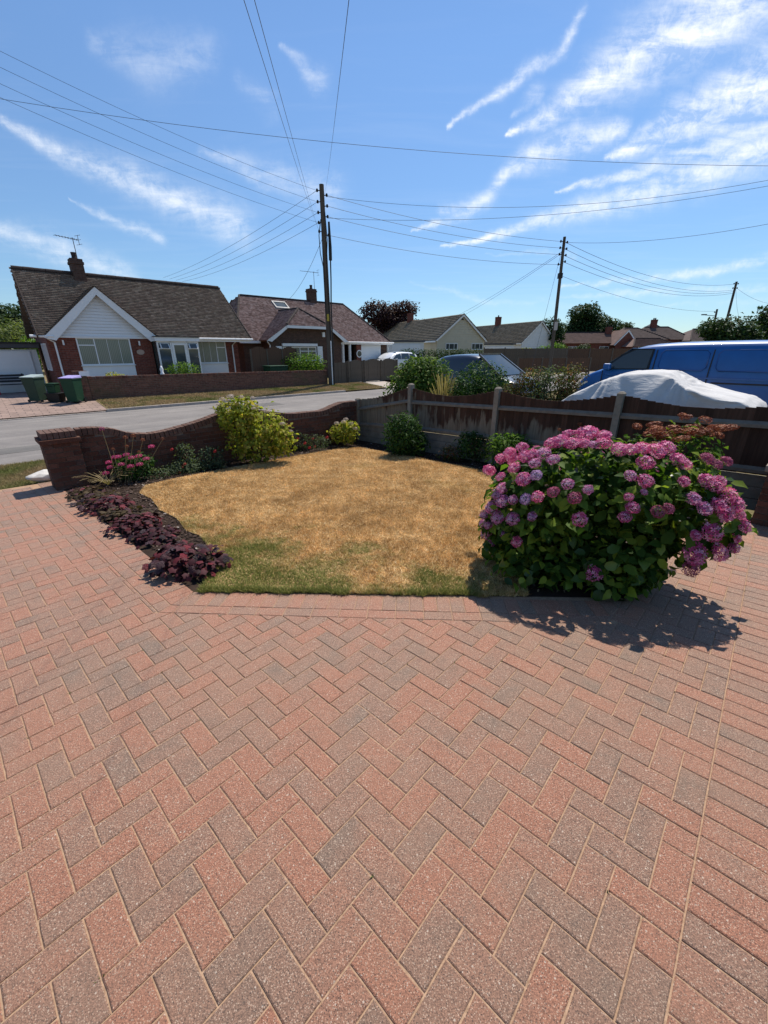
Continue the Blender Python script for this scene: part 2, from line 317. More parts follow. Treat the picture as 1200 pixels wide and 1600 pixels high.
m = Mt('curtained_glass', .12, .5); sp = N('ShaderNodeTexWave', m.nt, inputs={'Scale': 4.5, 'Distortion': 1.5, 'Detail': 2.0}); m.L(m.pos(), sp.inputs['Vector'])
m.col(m.ramp(sp.outputs[1], [(.0, (.15, .165, .13, 1)), (1, (.26, .275, .225, 1))])); M['curtain'] = m.m
M['timber'] = None
def timber(name, red, grey, wz=.55, scale=1.0):
    """stained boards whose stain has weathered off to grey in ragged tongues rising from the foot"""
    m = Mt(name, .9, .15); P = m.pos('world')
    sp = N('ShaderNodeSeparateXYZ', m.nt); m.L(P, sp.inputs[0])
    grain = m.noise(30, 6, .7, P, (1, 1, .06))
    base = m.mix(1.0, m.ramp(m.orand(), [(0, tuple(c*.75 for c in red[:3])+(1,)), (1, tuple(c*1.25 for c in red[:3])+(1,))]), m.ramp(grain, [(.3, (.65, .65, .65, 1)), (.7, (1.3, 1.3, 1.3, 1))]), 'MULTIPLY')
    gr = m.mix(1.0, grey, m.ramp(grain, [(.3, (.6, .6, .6, 1)), (.7, (1.35, 1.35, 1.35, 1))]), 'MULTIPLY')
    ton = m.noise(7.5, 4, .6, P, (1, 1, .22))
    broad = m.noise(.55, 2, .5, P)
    f = m.m_('ADD', m.m_('MULTIPLY', ton, .9), m.m_('MULTIPLY', broad, 1.0))
    f = m.m_('SUBTRACT', f, m.m_('MULTIPLY', m.m_('ADD', sp.outputs[2], -wz), .62))
    f = m.m_('SUBTRACT', f, m.m_('MULTIPLY_ADD', sp.outputs[0], .085, -.02))
    c = m.mix(m.m_('MULTIPLY_ADD', f, 9, -7.7, clamp=True), base, gr)
    m.col(c); m.bump(grain, .4, .003); return m.m
M['board'] = timber('stained_board', (.062, .034, .024, 1), (.175, .145, .108, 1))
M['fence_grey'] = simple('weathered_fence', (.135, .108, .082, 1), .9, .15, .35, 5, bump=.5, bscale=60)
M['fence_brown'] = simple('brown_fence', (.13, .075, .048, 1), .9, .15, .3, 5, bump=.5, bscale=60)
M['rail'] = simple('weathered_rail', (.20, .165, .13, 1), .9, .15, .3, 12, bump=.5, bscale=80)
M['post'] = simple('concrete_post', (.255, .222, .178, 1), .92, .15, .3, 9, bump=.5, bscale=90)
M['gravelboard'] = simple('concrete_gravel_board', (.22, .195, .160, 1), .92, .15, .35, 6, bump=.6, bscale=50)
M['pole'] = None
m = Mt('pole_wood', .9, .15); g = m.noise(14, 6, .7, None, (1, 1, .05)); m.col(m.ramp(g, [(.3, (.055, .043, .034, 1)), (.7, (.15, .122, .096, 1))])); m.bump(g, .5, .006); M['pole'] = m.m
M['cable'] = simple('cable_grey', (.075, .085, .10, 1), .6)
M['rock'] = simple('pale_rock', (.62, .58, .54, 1), .85, .2, .3, 7, bump=.8, bscale=14)
M['bin_green'] = simple('bin_green', (.010, .048, .022, 1), .6, .3, .15, 4)
M['bin_green2'] = simple('bin_green_faded', (.022, .048, .030, 1), .6, .3, .15, 4)
M['bin_lid'] = simple('bin_lid_grey', (.34, .40, .38, 1), .5, .4, .1, 4)
M['bin_lid2'] = simple('bin_lid_purple', (.38, .33, .62, 1), .45, .4, .1, 4)
M['red'] = simple('red_plastic', (.45, .03, .04, 1), .5)
M['soil'] = simple('bed_soil', (.040, .026, .019, 1), .97, .1, .45, 14, bump=.9, bscale=45)
m = Mt('bark_chip', .9, .15); m.col(m.ramp(m.island(), [(0, (.022, .014, .011, 1)), (.6, (.055, .034, .025, 1)), (.92, (.12, .085, .068, 1)), (1, (.34, .29, .26, 1))])); M['bark'] = m.m
# asphalt
def asphalt(name, lo, hi):
    m = Mt(name, .88, .25); P = m.pos('world')
    c = m.ramp(m.noise(1.1, 6, .65, P, (1, 1, 1)), [(.3, lo), (.7, hi)])
    st = m.noise(.9, 6, .7, m.pos(), (.10, 3.0, 1)); c = m.mix(1.0, c, m.ramp(st, [(.3, (.78, .78, .79, 1)), (.68, (1.16, 1.15, 1.13, 1))]), 'MULTIPLY')
    c = m.mix(1.0, c, m.ramp(m.noise(90, 3, .8, P), [(.3, (.68, .68, .68, 1)), (.7, (1.4, 1.4, 1.4, 1))]), 'MULTIPLY')
    m.col(c); m.bump(m.noise(120, 3, .7, P), .5, .005); return m.m
M['road'] = asphalt('road_asphalt', (.165, .150, .140, 1), (.215, .196, .182, 1))
M['crossing'] = asphalt('crossing_asphalt', (.10, .095, .09, 1), (.15, .14, .13, 1))
m = Mt('far_drive_paving', .85, .2); P = m.pos()
b = N('ShaderNodeTexBrick', m.nt, inputs={'Scale': 1.0, 'Brick Width': .42, 'Row Height': .21, 'Mortar Size': .012, 'Mortar Smooth': .3}); b.inputs['Color1'].default_value = (.32, .225, .185, 1); b.inputs['Color2'].default_value = (.25, .18, .15, 1); b.inputs['Mortar'].default_value = (.12, .09, .075, 1); m.L(P, b.inputs['Vector'])
m.col(m.mix(1.0, b.outputs[0], m.ramp(m.noise(3, 5, .7), [(.3, (.8, .8, .8, 1)), (.7, (1.15, 1.15, 1.15, 1))]), 'MULTIPLY')); m.bump(b.outputs['Fac'], -.5, .006); M['fardrive'] = m.m
M['kerb'] = simple('kerb_concrete', (.42, .36, .31, 1), .9, .2, .2, 5, bump=.4, bscale=40)
m = Mt('ground_dry_grass', .95, .1); P = m.pos('world'); m.col(m.ramp(m.noise(.9, 7, .7, P), [(.3, (.085, .085, .032, 1)), (.55, (.20, .155, .075, 1)), (.75, (.27, .20, .11, 1))])); m.bump(m.noise(25, 5, .7, P), .8, .03); M['ground'] = m.m
M['drive_gravel'] = simple('neighbour_drive', (.20, .17, .15, 1), .9, .2, .25, 4, bump=.5, bscale=60)

def grass_mat(name, lawn):
    m = Mt(name, .75, .15); P = m.pos('world')
    D_ = m.pos() if lawn else P
    if lawn:
        straw = m.ramp(m.island(), [(0, (.28, .165, .068, 1)), (.3, (.56, .355, .145, 1)), (.7, (.80, .56, .25, 1)), (1, (.95, .81, .52, 1))])
        green = m.ramp(m.island(), [(0, (.12, .14, .028, 1)), (.6, (.24, .25, .06, 1)), (1, (.42, .37, .13, 1))])
        brown = m.mix(1.0, m.ramp(m.noise(2.3, 5, .65, P), [(.36, (.80, .74, .67, 1)), (.62, (1.14, 1.13, 1.11, 1))]), m.ramp(m.noise(9, 4, .6, P), [(.35, (.78, .74, .68, 1)), (.65, (1.14, 1.12, 1.10, 1))]), 'MULTIPLY')
        straw = m.mix(1.0, straw, brown, 'MULTIPLY')
        # greener band along the paved edge (drive-frame distance from that edge) and a few patches
        sp = N('ShaderNodeSeparateXYZ', m.nt); m.L(D_, sp.inputs[0])
        d = m.m_('SUBTRACT', m.m_('MULTIPLY', m.m_('ADD', sp.outputs[1], -1.098), .761), m.m_('MULTIPLY', m.m_('ADD', sp.outputs[0], 3.189), .649))
        patch = m.noise(1.8, 5, .65, P); fine = m.noise(11, 3, .6, P)
        left = m.m_('MULTIPLY_ADD', m.m_('ADD', sp.outputs[0], 2.2), -.35, .2, clamp=True)
        f = m.m_('ADD', m.m_('MULTIPLY', d, -.85), m.m_('ADD', m.m_('MULTIPLY', patch, 2.1), m.m_('MULTIPLY_ADD', fine, .9, -1.02)))
        f = m.m_('ADD', f, left)
        f = m.m_('MULTIPLY_ADD', f, 2.2, -.32, clamp=True)
        p2 = m.m_('MULTIPLY_ADD', m.noise(.9, 3, .5, P), 5, -3.0, clamp=True)
        f = m.m_('MAXIMUM', f, m.m_('MULTIPLY', p2, .35))
        c = m.mix(f, straw, green)
    else:
        straw = m.ramp(m.island(), [(0, (.22, .15, .075, 1)), (1, (.45, .33, .18, 1))])
        green = m.ramp(m.island(), [(0, (.07, .10, .02, 1)), (1, (.20, .22, .06, 1))])
        c = m.mix(m.m_('MULTIPLY_ADD', m.noise(.8, 4, .6, P), 6, -2.8, clamp=True), straw, green)
    m.col(c)
    tr = N('ShaderNodeBsdfTranslucent', m.nt); m.L(c, tr.inputs[0]); mx = N('ShaderNodeMixShader', m.nt); mx.inputs[0].default_value = .3
    m.L(m.b.outputs[0], mx.inputs[1]); m.L(tr.outputs[0], mx.inputs[2]); m.L(mx.outputs[0], m.nt.nodes['Material Output'].inputs[0])
    return m.m
M['grass'] = grass_mat('lawn_grass', True); M['verge_grass'] = grass_mat('verge_grass', False)
m = Mt('thatch', .95, .1); m.col(m.ramp(m.noise(30, 6, .75, m.pos('world')), [(.3, (.20, .125, .055, 1)), (.7, (.48, .32, .16, 1))])); M['thatch'] = m.m

# ------------------------------------------------------------ ground, road, verges
def grid_sheet(name, us, vs, hf, mat, uvframe=True, lift=0):
    V = []; 
    for v in vs:
        for u in us:
            p = UV(u, v) if uvframe else Vector((u, v, 0))
            V.append((p.x, p.y, hf(p.x, p.y)+lift))
    nu = len(us); F = [(j*nu+i, j*nu+i+1, (j+1)*nu+i+1, (j+1)*nu+i) for j in range(len(vs)-1) for i in range(nu-1)]
    return mesh_np(name, V, F, mat, True)
us = [-900, -300, -100, -50, -30, -20, -15]+list(np.arange(-12, 30, 1.0))+[32, 36, 42, 50, 60, 80, 120, 200, 400, 900]
vs = [-900, -200, -60, -30, -15]+list(np.arange(-10, 26, .5))+[28, 32, 36, 42, 50, 60, 80, 120, 200, 400, 900]
link('ground', grid_sheet('ground', us, vs, ground, M['ground'], True, -.11), kind='structure')
def strip(name, u0, u1, v0, v1, mat, lift, nu=60, nv=6, hv=None):
    uu = np.linspace(u0, u1, nu); vv = np.linspace(v0, v1, nv); V = []
    for v in vv:
        for u in uu: V.append((u, v, prof(v)+lift))
    F = [(j*nu+i, j*nu+i+1, (j+1)*nu+i+1, (j+1)*nu+i) for j in range(nv-1) for i in range(nu-1)]
    o = link(name, mesh_np(name, V, F, mat, True), rot=(0, 0, UROT), kind='structure'); return o
strip('road', -120, 160, 11.0, 18.0, M['road'], .0, 80, 8)
strip('near_verge', -.5, 8.5, 8.15, 10.95, M['ground'], .015, 20, 6)
strip('crossing', -9, -.52, 8.45, 10.98, M['crossing'], .012, 20, 6)
strip('verge', 3.15, 17.2, 18.12, 20.6, M['ground'], .045, 40, 8)
strip('far_driveway', -8, 3.2, 18.16, 25.6, M['fardrive'], .035, 40, 12)
strip('far_front_garden', 3.0, 26, 20.7, 30, M['ground'], .03, 20, 8)
strip('gate_apron', 17.25, 19.0, 18.1, 20.7, M['kerb'], .04, 6, 6)
rp = link('road_patch', None, kind='structure')
for (u0, u1, v0, v1) in ((-3.5, 1.8, 12.2, 12.9), (6.2, 9.0, 15.6, 16.6), (11.5, 30, 13.4, 13.8)):
    nn = 12; V = [(u0+(u1-u0)*i/nn, v, prof(v)+.004) for v in (v0, v1) for i in range(nn+1)]
    link('asphalt_patch', mesh_np('asphalt_patch', V, [(i, i+1, nn+2+i, nn+1+i) for i in range(nn)], M['crossing']), rp, rot=(0, 0, UROT))
# kerbs: one long kerb line of separate stones beside the road
kb = link('kerb', None, kind='structure')
kme = MB().box(-.455, .455, -.06, .06, -.12, .06).mesh('kerb_stone', M['kerb'])
for i in range(24):
    u = -7.5+i*.92
    o = link('kerb_stone', kme, kb, loc=UV(u, 18.06, prof(18.06)+(.0 if u < 3.0 else .03)), rot=(0, 0, UROT))
    o.location.z -= .045 if u < 3.0 else 0
# block edging that curves from the far drive to the kerb
# ------------------------------------------------------------ the block-paved drive
W_ = .1049; OA, OB = 2.43, .33
drive = link('driveway', None, kind='structure'); drive.matrix_world = DRIVE
bed = MB()
def quadz(m, pts, z): m.add([(p[0], p[1], z) for p in pts], [tuple(range(len(pts)))])
quadz(bed, [(-8.62, -8), (2.2, -8), (2.2, 6.4), (-.53, 6.4), (-.53, 3.37), (-3.19, 1.11), (-8.62, 1.11)], -.0048)
o = link('joint_sand', bed.mesh('joint_sand', M['sand']), drive)
def clip(poly, nx, ny, c):
    """keep nx*x+ny*y <= c"""
    out = []
    for i in range(len(poly)):
        p, q = poly[i], poly[(i+1) % len(poly)]; dp = nx*p[0]+ny*p[1]-c; dq = nx*q[0]+ny*q[1]-c
        if dp <= 0: out.append(p)
        if dp*dq < 0: t = dp/(dp-dq); out.append((p[0]+t*(q[0]-p[0]), p[1]+t*(q[1]-p[1])))
    return out
def area(p): return abs(sum(p[i][0]*p[(i+1) % len(p)][1]-p[(i+1) % len(p)][0]*p[i][1] for i in range(len(p))))/2 if len(p) > 2 else 0
def inset(poly, d):
    n = len(poly); A = sum(poly[i][0]*poly[(i+1) % n][1]-poly[(i+1) % n][0]*poly[i][1] for i in range(n))
    s = 1 if A > 0 else -1; out = []
    for i in range(n):
        p0, p1, p2 = poly[i-1], poly[i], poly[(i+1) % n]
        e1 = np.array([p1[0]-p0[0], p1[1]-p0[1]]); e2 = np.array([p2[0]-p1[0], p2[1]-p1[1]])
        e1 /= max(1e-6, np.linalg.norm(e1)); e2 /= max(1e-6, np.linalg.norm(e2))
        n1 = np.array([-e1[1], e1[0]])*s; n2 = np.array([-e2[1], e2[0]])*s
        b_ = n1+n2; k = d/max(.25, (1+n1@n2)); out.append((p1[0]+b_[0]*k, p1[1]+b_[1]*k))
    return out
G_ = .0021                                            # half joint
c_dir = np.array([1.939, 1.593]); c_dir /= np.linalg.norm(c_dir); c_n = np.array([-c_dir[1], c_dir[0]])   # towards the lawn
C0 = np.array([-3.19, 1.11])                          # lawn-side corner
cl = c_n@C0                                            # lawn edge line; stretcher edge = cl-.3147
cS = cl-W_*3
corner = None
bricks = []                                            # (poly list of (a,b))
def rect(a0, b0, a1, b1): return [(a0, b0), (a1, b0), (a1, b1), (a0, b1)]
bL = 1.11-3*W_
for i in range(-95, 20):
    for j in range(-85, 80):
        dd = (i+j) % 4
        a0 = (i+OA)*W_; b0 = (j+OB)*W_
        if dd == 0: p = rect(a0, b0, a0+2*W_, b0+W_)
        elif dd == 2: p = rect(a0, b0, a0+W_, b0+2*W_)
        else: continue
        if p[2][0] < -8.45 or p[0][0] > .15 or p[2][1] < -3.2 or p[0][1] > 6.3: continue
        p = clip(p, 1, 0, .15)
        # outside the bed zone {b>bL, above C stretcher, a<-.53}
        opts = [clip(p, 0, 1, bL), clip(p, c_n[0], c_n[1], cS), clip(p, -1, 0, .53)]
        p = max(opts, key=area)
        if area(p) > .0007: bricks.append(p)
# left border: stretcher then soldier, mitred at the corner; same along the lawn edge; soldier course at the right
d1 = np.array([-1., 0.]); bis = (np.array([0, -1.])+(-c_n)); bis /= np.linalg.norm(bis)       # mitre direction from the corner
mn = np.array([-bis[1], bis[0]]); mc = mn@C0
if mn@np.array([-6, 1.]) > mc: mn, mc = -mn, -mc
for k in range(0, 27):
    a1 = -2.6-k*2*W_
    p = clip(rect(a1-2*W_, bL, a1, bL+W_), mn[0], mn[1], mc)
    if area(p) > .001: bricks.append(p)
for k in range(0, 56):
    a1 = -2.8-k*W_
    p = clip(rect(a1-W_, bL+W_, a1, bL+3*W_), mn[0], mn[1], mc)
    if area(p) > .001: bricks.append(p)
def crect(t0, t1, s0, s1):
    return [tuple(c_dir*t+c_n*s) for t, s in ((t0, s0), (t1, s0), (t1, s1), (t0, s1))]
t0 = c_dir@C0
for k in range(-3, 20):
    p = crect(t0+k*2*W_, t0+(k+1)*2*W_, cS, cS+W_); p = clip(p, -mn[0], -mn[1], -mc); p = clip(p, 1, 0, -.53)
    if area(p) > .001: bricks.append(p)
for k in range(-6, 40):
    p = crect(t0+k*W_, t0+(k+1)*W_, cS+W_, cl); p = clip(p, -mn[0], -mn[1], -mc); p = clip(p, 1, 0, -.53)
    if area(p) > .001: bricks.append(p)
for k in range(-12, 62):
    b0 = k*W_+.05
    bricks.append(rect(.15, b0, .15+2*W_, b0+W_))
    if b0 > 1.6: bricks.append(rect(.15+2*W_, b0, .15+4*W_, b0+W_)); 
Fp = 638.9*.64
def pix(p):
    q = p-Vector((0, 0, CAMH)); d = q.dot(Vector(cf))
    if d < .15: return None
    return 384+Fp*q.dot(Vector(cr))/d, 512-Fp*q.dot(Vector(cu))/d, d
def worn(q, q2):
    A, B = [], []; n = len(q)
    for i in range(n):
        p0, p1 = q[i], q[(i+1) % n]; r0, r1 = q2[i], q2[(i+1) % n]; L_ = math.hypot(p1[0]-p0[0], p1[1]-p0[1])
        k = 3 if L_ > .15 else (2 if L_ > .07 else 1)
        for j in range(k):
            f = j/k+(rnd.uniform(-.12, .12) if j else 0); e = rnd.uniform(0, .0012)+(.0015 if rnd.random() < .12 else 0)
            cx_, cy_ = sum(v[0] for v in q)/n, sum(v[1] for v in q)/n
            for src, dst, ee in (((p0, p1), A, e), ((r0, r1), B, e*1.6)):
                x, y = src[0][0]+(src[1][0]-src[0][0])*f, src[0][1]+(src[1][1]-src[0][1])*f
                d = math.hypot(cx_-x, cy_-y)+1e-6; dst.append((x+(cx_-x)/d*ee, y+(cy_-y)/d*ee))
    return A, B
def paver_geo(poly, z=0., tilt=(0, 0), c=(0, 0), wear=True):
    q = inset(poly, G_); q2 = inset(poly, G_+.0032)
    if wear: q, q2 = worn(q, q2)
    n = len(q)
    def zz(p): return z+tilt[0]*(p[0]-c[0])+tilt[1]*(p[1]-c[1])
    V = [(p[0], p[1], zz(p)) for p in q2]+[(p[0], p[1], zz(p)-.003) for p in q]+[(p[0], p[1], zz(p)-.03) for p in q]
    F = [tuple(range(n))]+[(n+i, n+(i+1) % n, (i+1) % n, i) for i in range(n)]+[(2*n+i, 2*n+(i+1) % n, n+(i+1) % n, n+i) for i in range(n)]
    if sum(q[i][0]*q[(i+1) % n][1]-q[(i+1) % n][0]*q[i][1] for i in range(n)) < 0: F = [f[::-1] for f in F]
    return V, F
cand = []
for p in bricks:
    cx_ = sum(q[0] for q in p)/len(p); cy_ = sum(q[1] for q in p)/len(p)
    s = pix(gp(cx_, cy_))
    if s is None:
        w = gp(cx_, cy_)
        if w.y < .2 or abs(w.x) > 2.2: continue
        cand.append((9, p, cx_, cy_)); continue
    if s[0] < -260/max(.4, min(1, s[2])) or s[0] > 768+260/max(.4, min(1, s[2])) or s[1] > 1024+330: continue
    vis = -6 < s[0] < 774 and -6 < s[1] < 1030
    cand.append(((s[2] if vis else 50+s[2]), p, cx_, cy_))
cand.sort(key=lambda t: t[0]-area(t[1])*0)
full = {}
stuff = MB()
for idx, (_, p, cx_, cy_) in enumerate(cand):
    tl = (rnd.gauss(0, .0045), rnd.gauss(0, .0045)); z = rnd.gauss(0, .0006)
    near_ = math.hypot(cx_, cy_) < 4.5
    if idx < 298:
        loc = [(q[0]-cx_, q[1]-cy_) for q in p]
        key = (idx % 5,)+tuple(round(v, 3) for q in loc for v in q) if len(loc) == 4 else None
        if key in full: me = full[key]
        else:
            V, F = paver_geo(loc); mb = MB(); mb.add(V, F); me = mb.mesh('paver', M['paver'])
            if key: full[key] = me
        link('paver', me, drive, loc=(cx_, cy_, z), rot=(tl[1], -tl[0], 0))
    else:
        V, F = paver_geo(p, z, tl, (cx_, cy_), near_); stuff.add(V, F)
o = stuff.build('paver_field', M['paver_i'], drive); o['kind'] = 'stuff'

wj = []
for k_ in range(260):
    p = rnd.choice(bricks); q = p[rnd.randrange(len(p))]
    if math.hypot(q[0], q[1]) > 7: continue
    wj += [(q[0]+rnd.gauss(0, .006), q[1]+rnd.gauss(0, .006), -.004) for _ in range(rnd.randint(2, 7))]
WEEDS = np.array(wj)

# ------------------------------------------------------------ planting beds and lawn
beds = MB(); 
def bedq(pts, z=-.012): beds.add([tuple(gp(a, b, z)) for a, b in pts], [tuple(range(len(pts)))])
bedq([(-8.3, 1.11), (-3.19, 1.11), (-.53, 3.37), (-.53, 7.3), (-8.3, 7.4)], -.002)
bedq([(.57, -8), (3.2, -8), (3.2, 1.6), (.57, 1.6)], .004)
bedq([(.57, 1.6), (3.2, 1.6), (3.2, 7.2), (.57, 7.2)], .004)
link('planting_bed', beds.mesh('planting_bed', M['soil']), kind='structure')
LAWN = [(-3.16, 1.15), (-3.40, 1.34), (-3.75, 1.55), (-4.3, 1.68), (-4.6, 1.64), (-5.1, 1.74), (-5.6, 1.72), (-6.2, 1.83), (-6.7, 1.82), (-7.1, 2.05), (-7.2, 2.6), (-7.22, 4.2), (-7.2, 5.6), (-7.15, 6.3), (-6.9, 6.62), (-6.2, 6.62), (-5.0, 6.55), (-3.9, 6.5), (-3.3, 6.35), (-2.7, 5.9), (-2.2, 5.2), (-1.9, 4.5), (-1.55, 3.9), (-1.25, 3.2), (-1.12, 2.88)]
def inpoly(P, poly):
    x, y = P[:, 0], P[:, 1]; c = np.zeros(len(P), bool); n = len(poly)
    for i in range(n):
        x1, y1 = poly[i]; x2, y2 = poly[(i+1) % n]
        cond = ((y1 > y) != (y2 > y)) & (x < (x2-x1)*(y-y1)/(y2-y1+1e-12)+x1); c ^= cond
    return c
lm_ = MB(); n = len(LAWN)
lm_.add([(a, b, .012) for a, b in LAWN]+[(a, b, -.02) for a, b in LAWN], [tuple(range(n))]+[(i, n+i, n+(i+1) % n, (i+1) % n) for i in range(n)])
lawn = link('lawn', None, kind='structure'); lawn.matrix_world = DRIVE
o = link('lawn_turf', lm_.mesh('lawn_turf', M['thatch']), lawn)
def blades(name, P, hgt, mat, parent, wid=.0035, lean=.8):
    n = len(P); ang = rng.uniform(0, 2*np.pi, n); h = hgt*rng.uniform(.5, 1.25, n)
    d = np.stack([np.cos(ang), np.sin(ang)], 1); la = rng.uniform(0, 2*np.pi, n); lr = rng.uniform(.1, lean*1.6, n)*h
    w = wid*rng.uniform(.6, 1.5, n)
    b0 = P.copy(); b0[:, :2] -= d*w[:, None]; b1 = P.copy(); b1[:, :2] += d*w[:, None]
    t = P.copy(); t[:, 0] += np.cos(la)*lr; t[:, 1] += np.sin(la)*lr; t[:, 2] += h
    V = np.stack([b0, b1, t], 1).reshape(-1, 3); F = np.arange(3*n).reshape(-1, 3)
    return link(name, mesh_np(name, V, F, mat), parent, kind='stuff')
def scatter(poly, n, dens=None):
    a = np.array(poly); lo, hi = a.min(0), a.max(0); P = rng.uniform(lo, hi, (n, 2)); P = P[inpoly(P, poly)]
    return P
P = scatter(LAWN, 620000)
W2 = P@np.array([[.7325, -.6807], [.6807, .7325]]); dist = np.hypot(W2[:, 0], W2[:, 1])
keep = rng.uniform(0, 1, len(P)) < np.clip((4.6/dist)**1.3, .18, 1); P = P[keep]
hn = .5+.5*np.sin(P[:, 0]*7.1+2*np.sin(P[:, 1]*5.3))*np.sin(P[:, 1]*6.2+1.3*np.sin(P[:, 0]*4.1))
P3 = np.column_stack([P, np.full(len(P), .011)])
g_ = blades('lawn_grass', P3, .024, M['grass'], lawn, .0034, 1.1)
me = g_.data; vz = np.empty(len(me.vertices)*3, np.float32); me.vertices.foreach_get('co', vz); vz = vz.reshape(-1, 3, 3); vz[:, 2, 2] = .011+(vz[:, 2, 2]-.011)*(.6+.7*hn); me.vertices.foreach_set('co', vz.ravel()); me.update()
# ragged tuft fringe along the paved edge
E0 = np.array([-3.16, 1.15]); E1 = np.array([-1.12, 2.88]); t = rng.uniform(0, 1, 9000)[:, None]
wob = .012*np.sin(t*31)+.010*np.sin(t*73+1)+.006*np.sin(t*140); F_ = E0+(E1-E0)*t-np.array([c_n[0], c_n[1]])*np.maximum(wob, -.006)+np.array([c_n[0], c_n[1]])*(rng.uniform(-.03, .05, 9000)*(.5+.5*rng.uniform(0, 1, 9000)))[:, None]
blades('edge_grass', np.column_stack([F_, np.full(9000, .004)]), .036, M['grass'], lawn, .003, .9)
m = Mt('joint_weed', .8, .1); m.col(m.ramp(m.island(), [(0, (.05, .07, .02, 1)), (1, (.16, .16, .06, 1))])); M['weed'] = m.m
w_ = blades('joint_weeds', WEEDS, .010, M['weed'], drive, .0022, .9)
# verges
def verge_blades(name, u0, u1, v0, v1, n, h, w, parent_name, lift=.015):
    uv = np.column_stack([rng.uniform(u0, u1, n), rng.uniform(v0, v1, n)])
    xy = np.column_stack([uv[:, 0]*UX-uv[:, 1]*UY, uv[:, 0]*UY+uv[:, 1]*UX]); z = np.interp(uv[:, 1], [p[0] for p in PROF], [p[1] for p in PROF])+lift
    o = blades(name, np.column_stack([xy, z]), h, M['verge_grass'], None, w, .9)
    o['label'] = parent_name; o['category'] = 'grass'; return o
verge_blades('near_verge_grass', -.5, .75, 8.3, 10.9, 16000, .045, .005, 'green grass patch beside the left brick pillar and the pale rock')
verge_blades('verge_grass', 3.2, 17.2, 18.15, 20.3, 42000, .055, .010, 'dry yellow and green roadside grass in front of the long low brick wall', .045)
# bark chips
BEDP = [(-8.1, 1.2), (-3.25, 1.2), (-.62, 3.42), (-.62, 6.9), (-8.0, 7.2)]
P = scatter(BEDP, 30000); P = P[~inpoly(P, LAWN)]; n = len(P)
sz = rng.uniform(.007, .022, n); an = rng.uniform(0, 2*np.pi, n); ti = rng.uniform(-.5, .5, (n, 2)); ca, sa = np.cos(an), np.sin(an)
V = np.zeros((n, 4, 3))
for k, (sx, sy) in enumerate(((-1, -.5), (1, -.5), (1, .5), (-1, .5))):
    V[:, k, 0] = P[:, 0]+(ca*sx-sa*sy)*sz; V[:, k, 1] = P[:, 1]+(sa*sx+ca*sy)*sz; V[:, k, 2] = .004+rng.uniform(0, .008, n)+np.abs(sx*sz*ti[:, 0])+sy*sz*ti[:, 1]
o = link('bark_mulch', mesh_np('bark_mulch', V.reshape(-1, 3), np.arange(4*n).reshape(-1, 4), M['bark']), kind='stuff', label='dark bark chip mulch lying in the beds round the lawn', category='mulch'); o.matrix_world = DRIVE

P = scatter([(-3.0, 1.3), (-.6, 3.4), (-.6, 5.4), (-2.2, 5.6), (-1.2, 3.1)], 2600); P = P[~inpoly(P, LAWN)]; n = len(P)
Nn = np.array([0, 0, 1.])+rng.normal(size=(n, 3))*.45; Nn /= np.linalg.norm(Nn, axis=1, keepdims=True)
an = rng.uniform(0, 6.28, n); D = np.stack([np.cos(an), np.sin(an), 0*an], 1); D -= Nn*np.sum(D*Nn, 1, keepdims=True); D /= np.linalg.norm(D, axis=1, keepdims=True)
LITTER = (np.column_stack([P, np.full(n, .012)+rng.uniform(0, .02, n)]), D, Nn, rng.uniform(.02, .07, n))

# ------------------------------------------------------------ garden wall with a scalloped top, and its end pillar
WROT = R(45)
wall = thing('garden_wall', 'dark red brick garden wall with a wavy soldier-brick top behind the flower bed', 'wall', (-4.72, 6.5, 0), WROT)
ts = np.array([-.2, 0, .24, .41, .64, .98, 1.64, 2.19, 2.75, 3.2, 3.76, 4.71, 5.22, 5.70]); hs_ = np.array([.60, .60, .58, .53, .42, .38, .47, .60, .64, .56, .44, .42, .56, .56])
def wtop(s):
    # smooth interpolation
    acc = 0; ww = 0
    for t_, h_ in zip(np.linspace(s-.12, s+.12, 7), np.interp(np.linspace(s-.12, s+.12, 7), ts, hs_)): acc += h_; ww += 1
    return acc/ww
def wbase(s): p = Vector((-4.72, 6.5, 0))+Vector((math.cos(WROT), math.sin(WROT), 0))*s; return gz(p.x, p.y)-.05
core = MB(); ss = np.linspace(-.13, 5.7, 40)
for i in range(39):
    s0, s1 = ss[i], ss[i+1]; z0, z1 = wtop(s0)-.105, wtop(s1)-.105
    core.add([(s0, .012, -.6), (s1, .012, -.6), (s1, .2, -.6), (s0, .2, -.6), (s0, .012, z0), (s1, .012, z1), (s1, .2, z1), (s0, .2, z0)], [(0, 3, 2, 1), (4, 5, 6, 7), (0, 1, 5, 4), (2, 3, 7, 6)])
core.build('mortar_core', M['mortar'], wall)
bfull = MB().box(-.1065, .1065, 0, .212, 0, .065).mesh('brick', M['gbrick'])
row = 0; zz = -.52; nb = 0
while zz < .62:
    s = -.225-.11*(row % 2)
    while s < 5.7:
        a0, a1 = max(-.13, s), min(5.7, s+.215); mid = (a0+a1)/2
        tz = min(wtop(a0+.02), wtop(a1-.02))-.105
        if a1-a0 > .04 and zz+.03 < tz and zz+.065 > wbase(mid):
            h = min(.065, tz-zz)
            link('brick', bfull, wall, loc=(mid, rnd.uniform(-.003, .003), zz), scale=((a1-a0)/.215, 1, h/.065)); nb += 1
        s += .225
    zz += .075; row += 1
cop = MB().box(-.0325, .0325, -.005, .215, -.105, 0).mesh('coping_brick', M['gcope'])
s = -.09
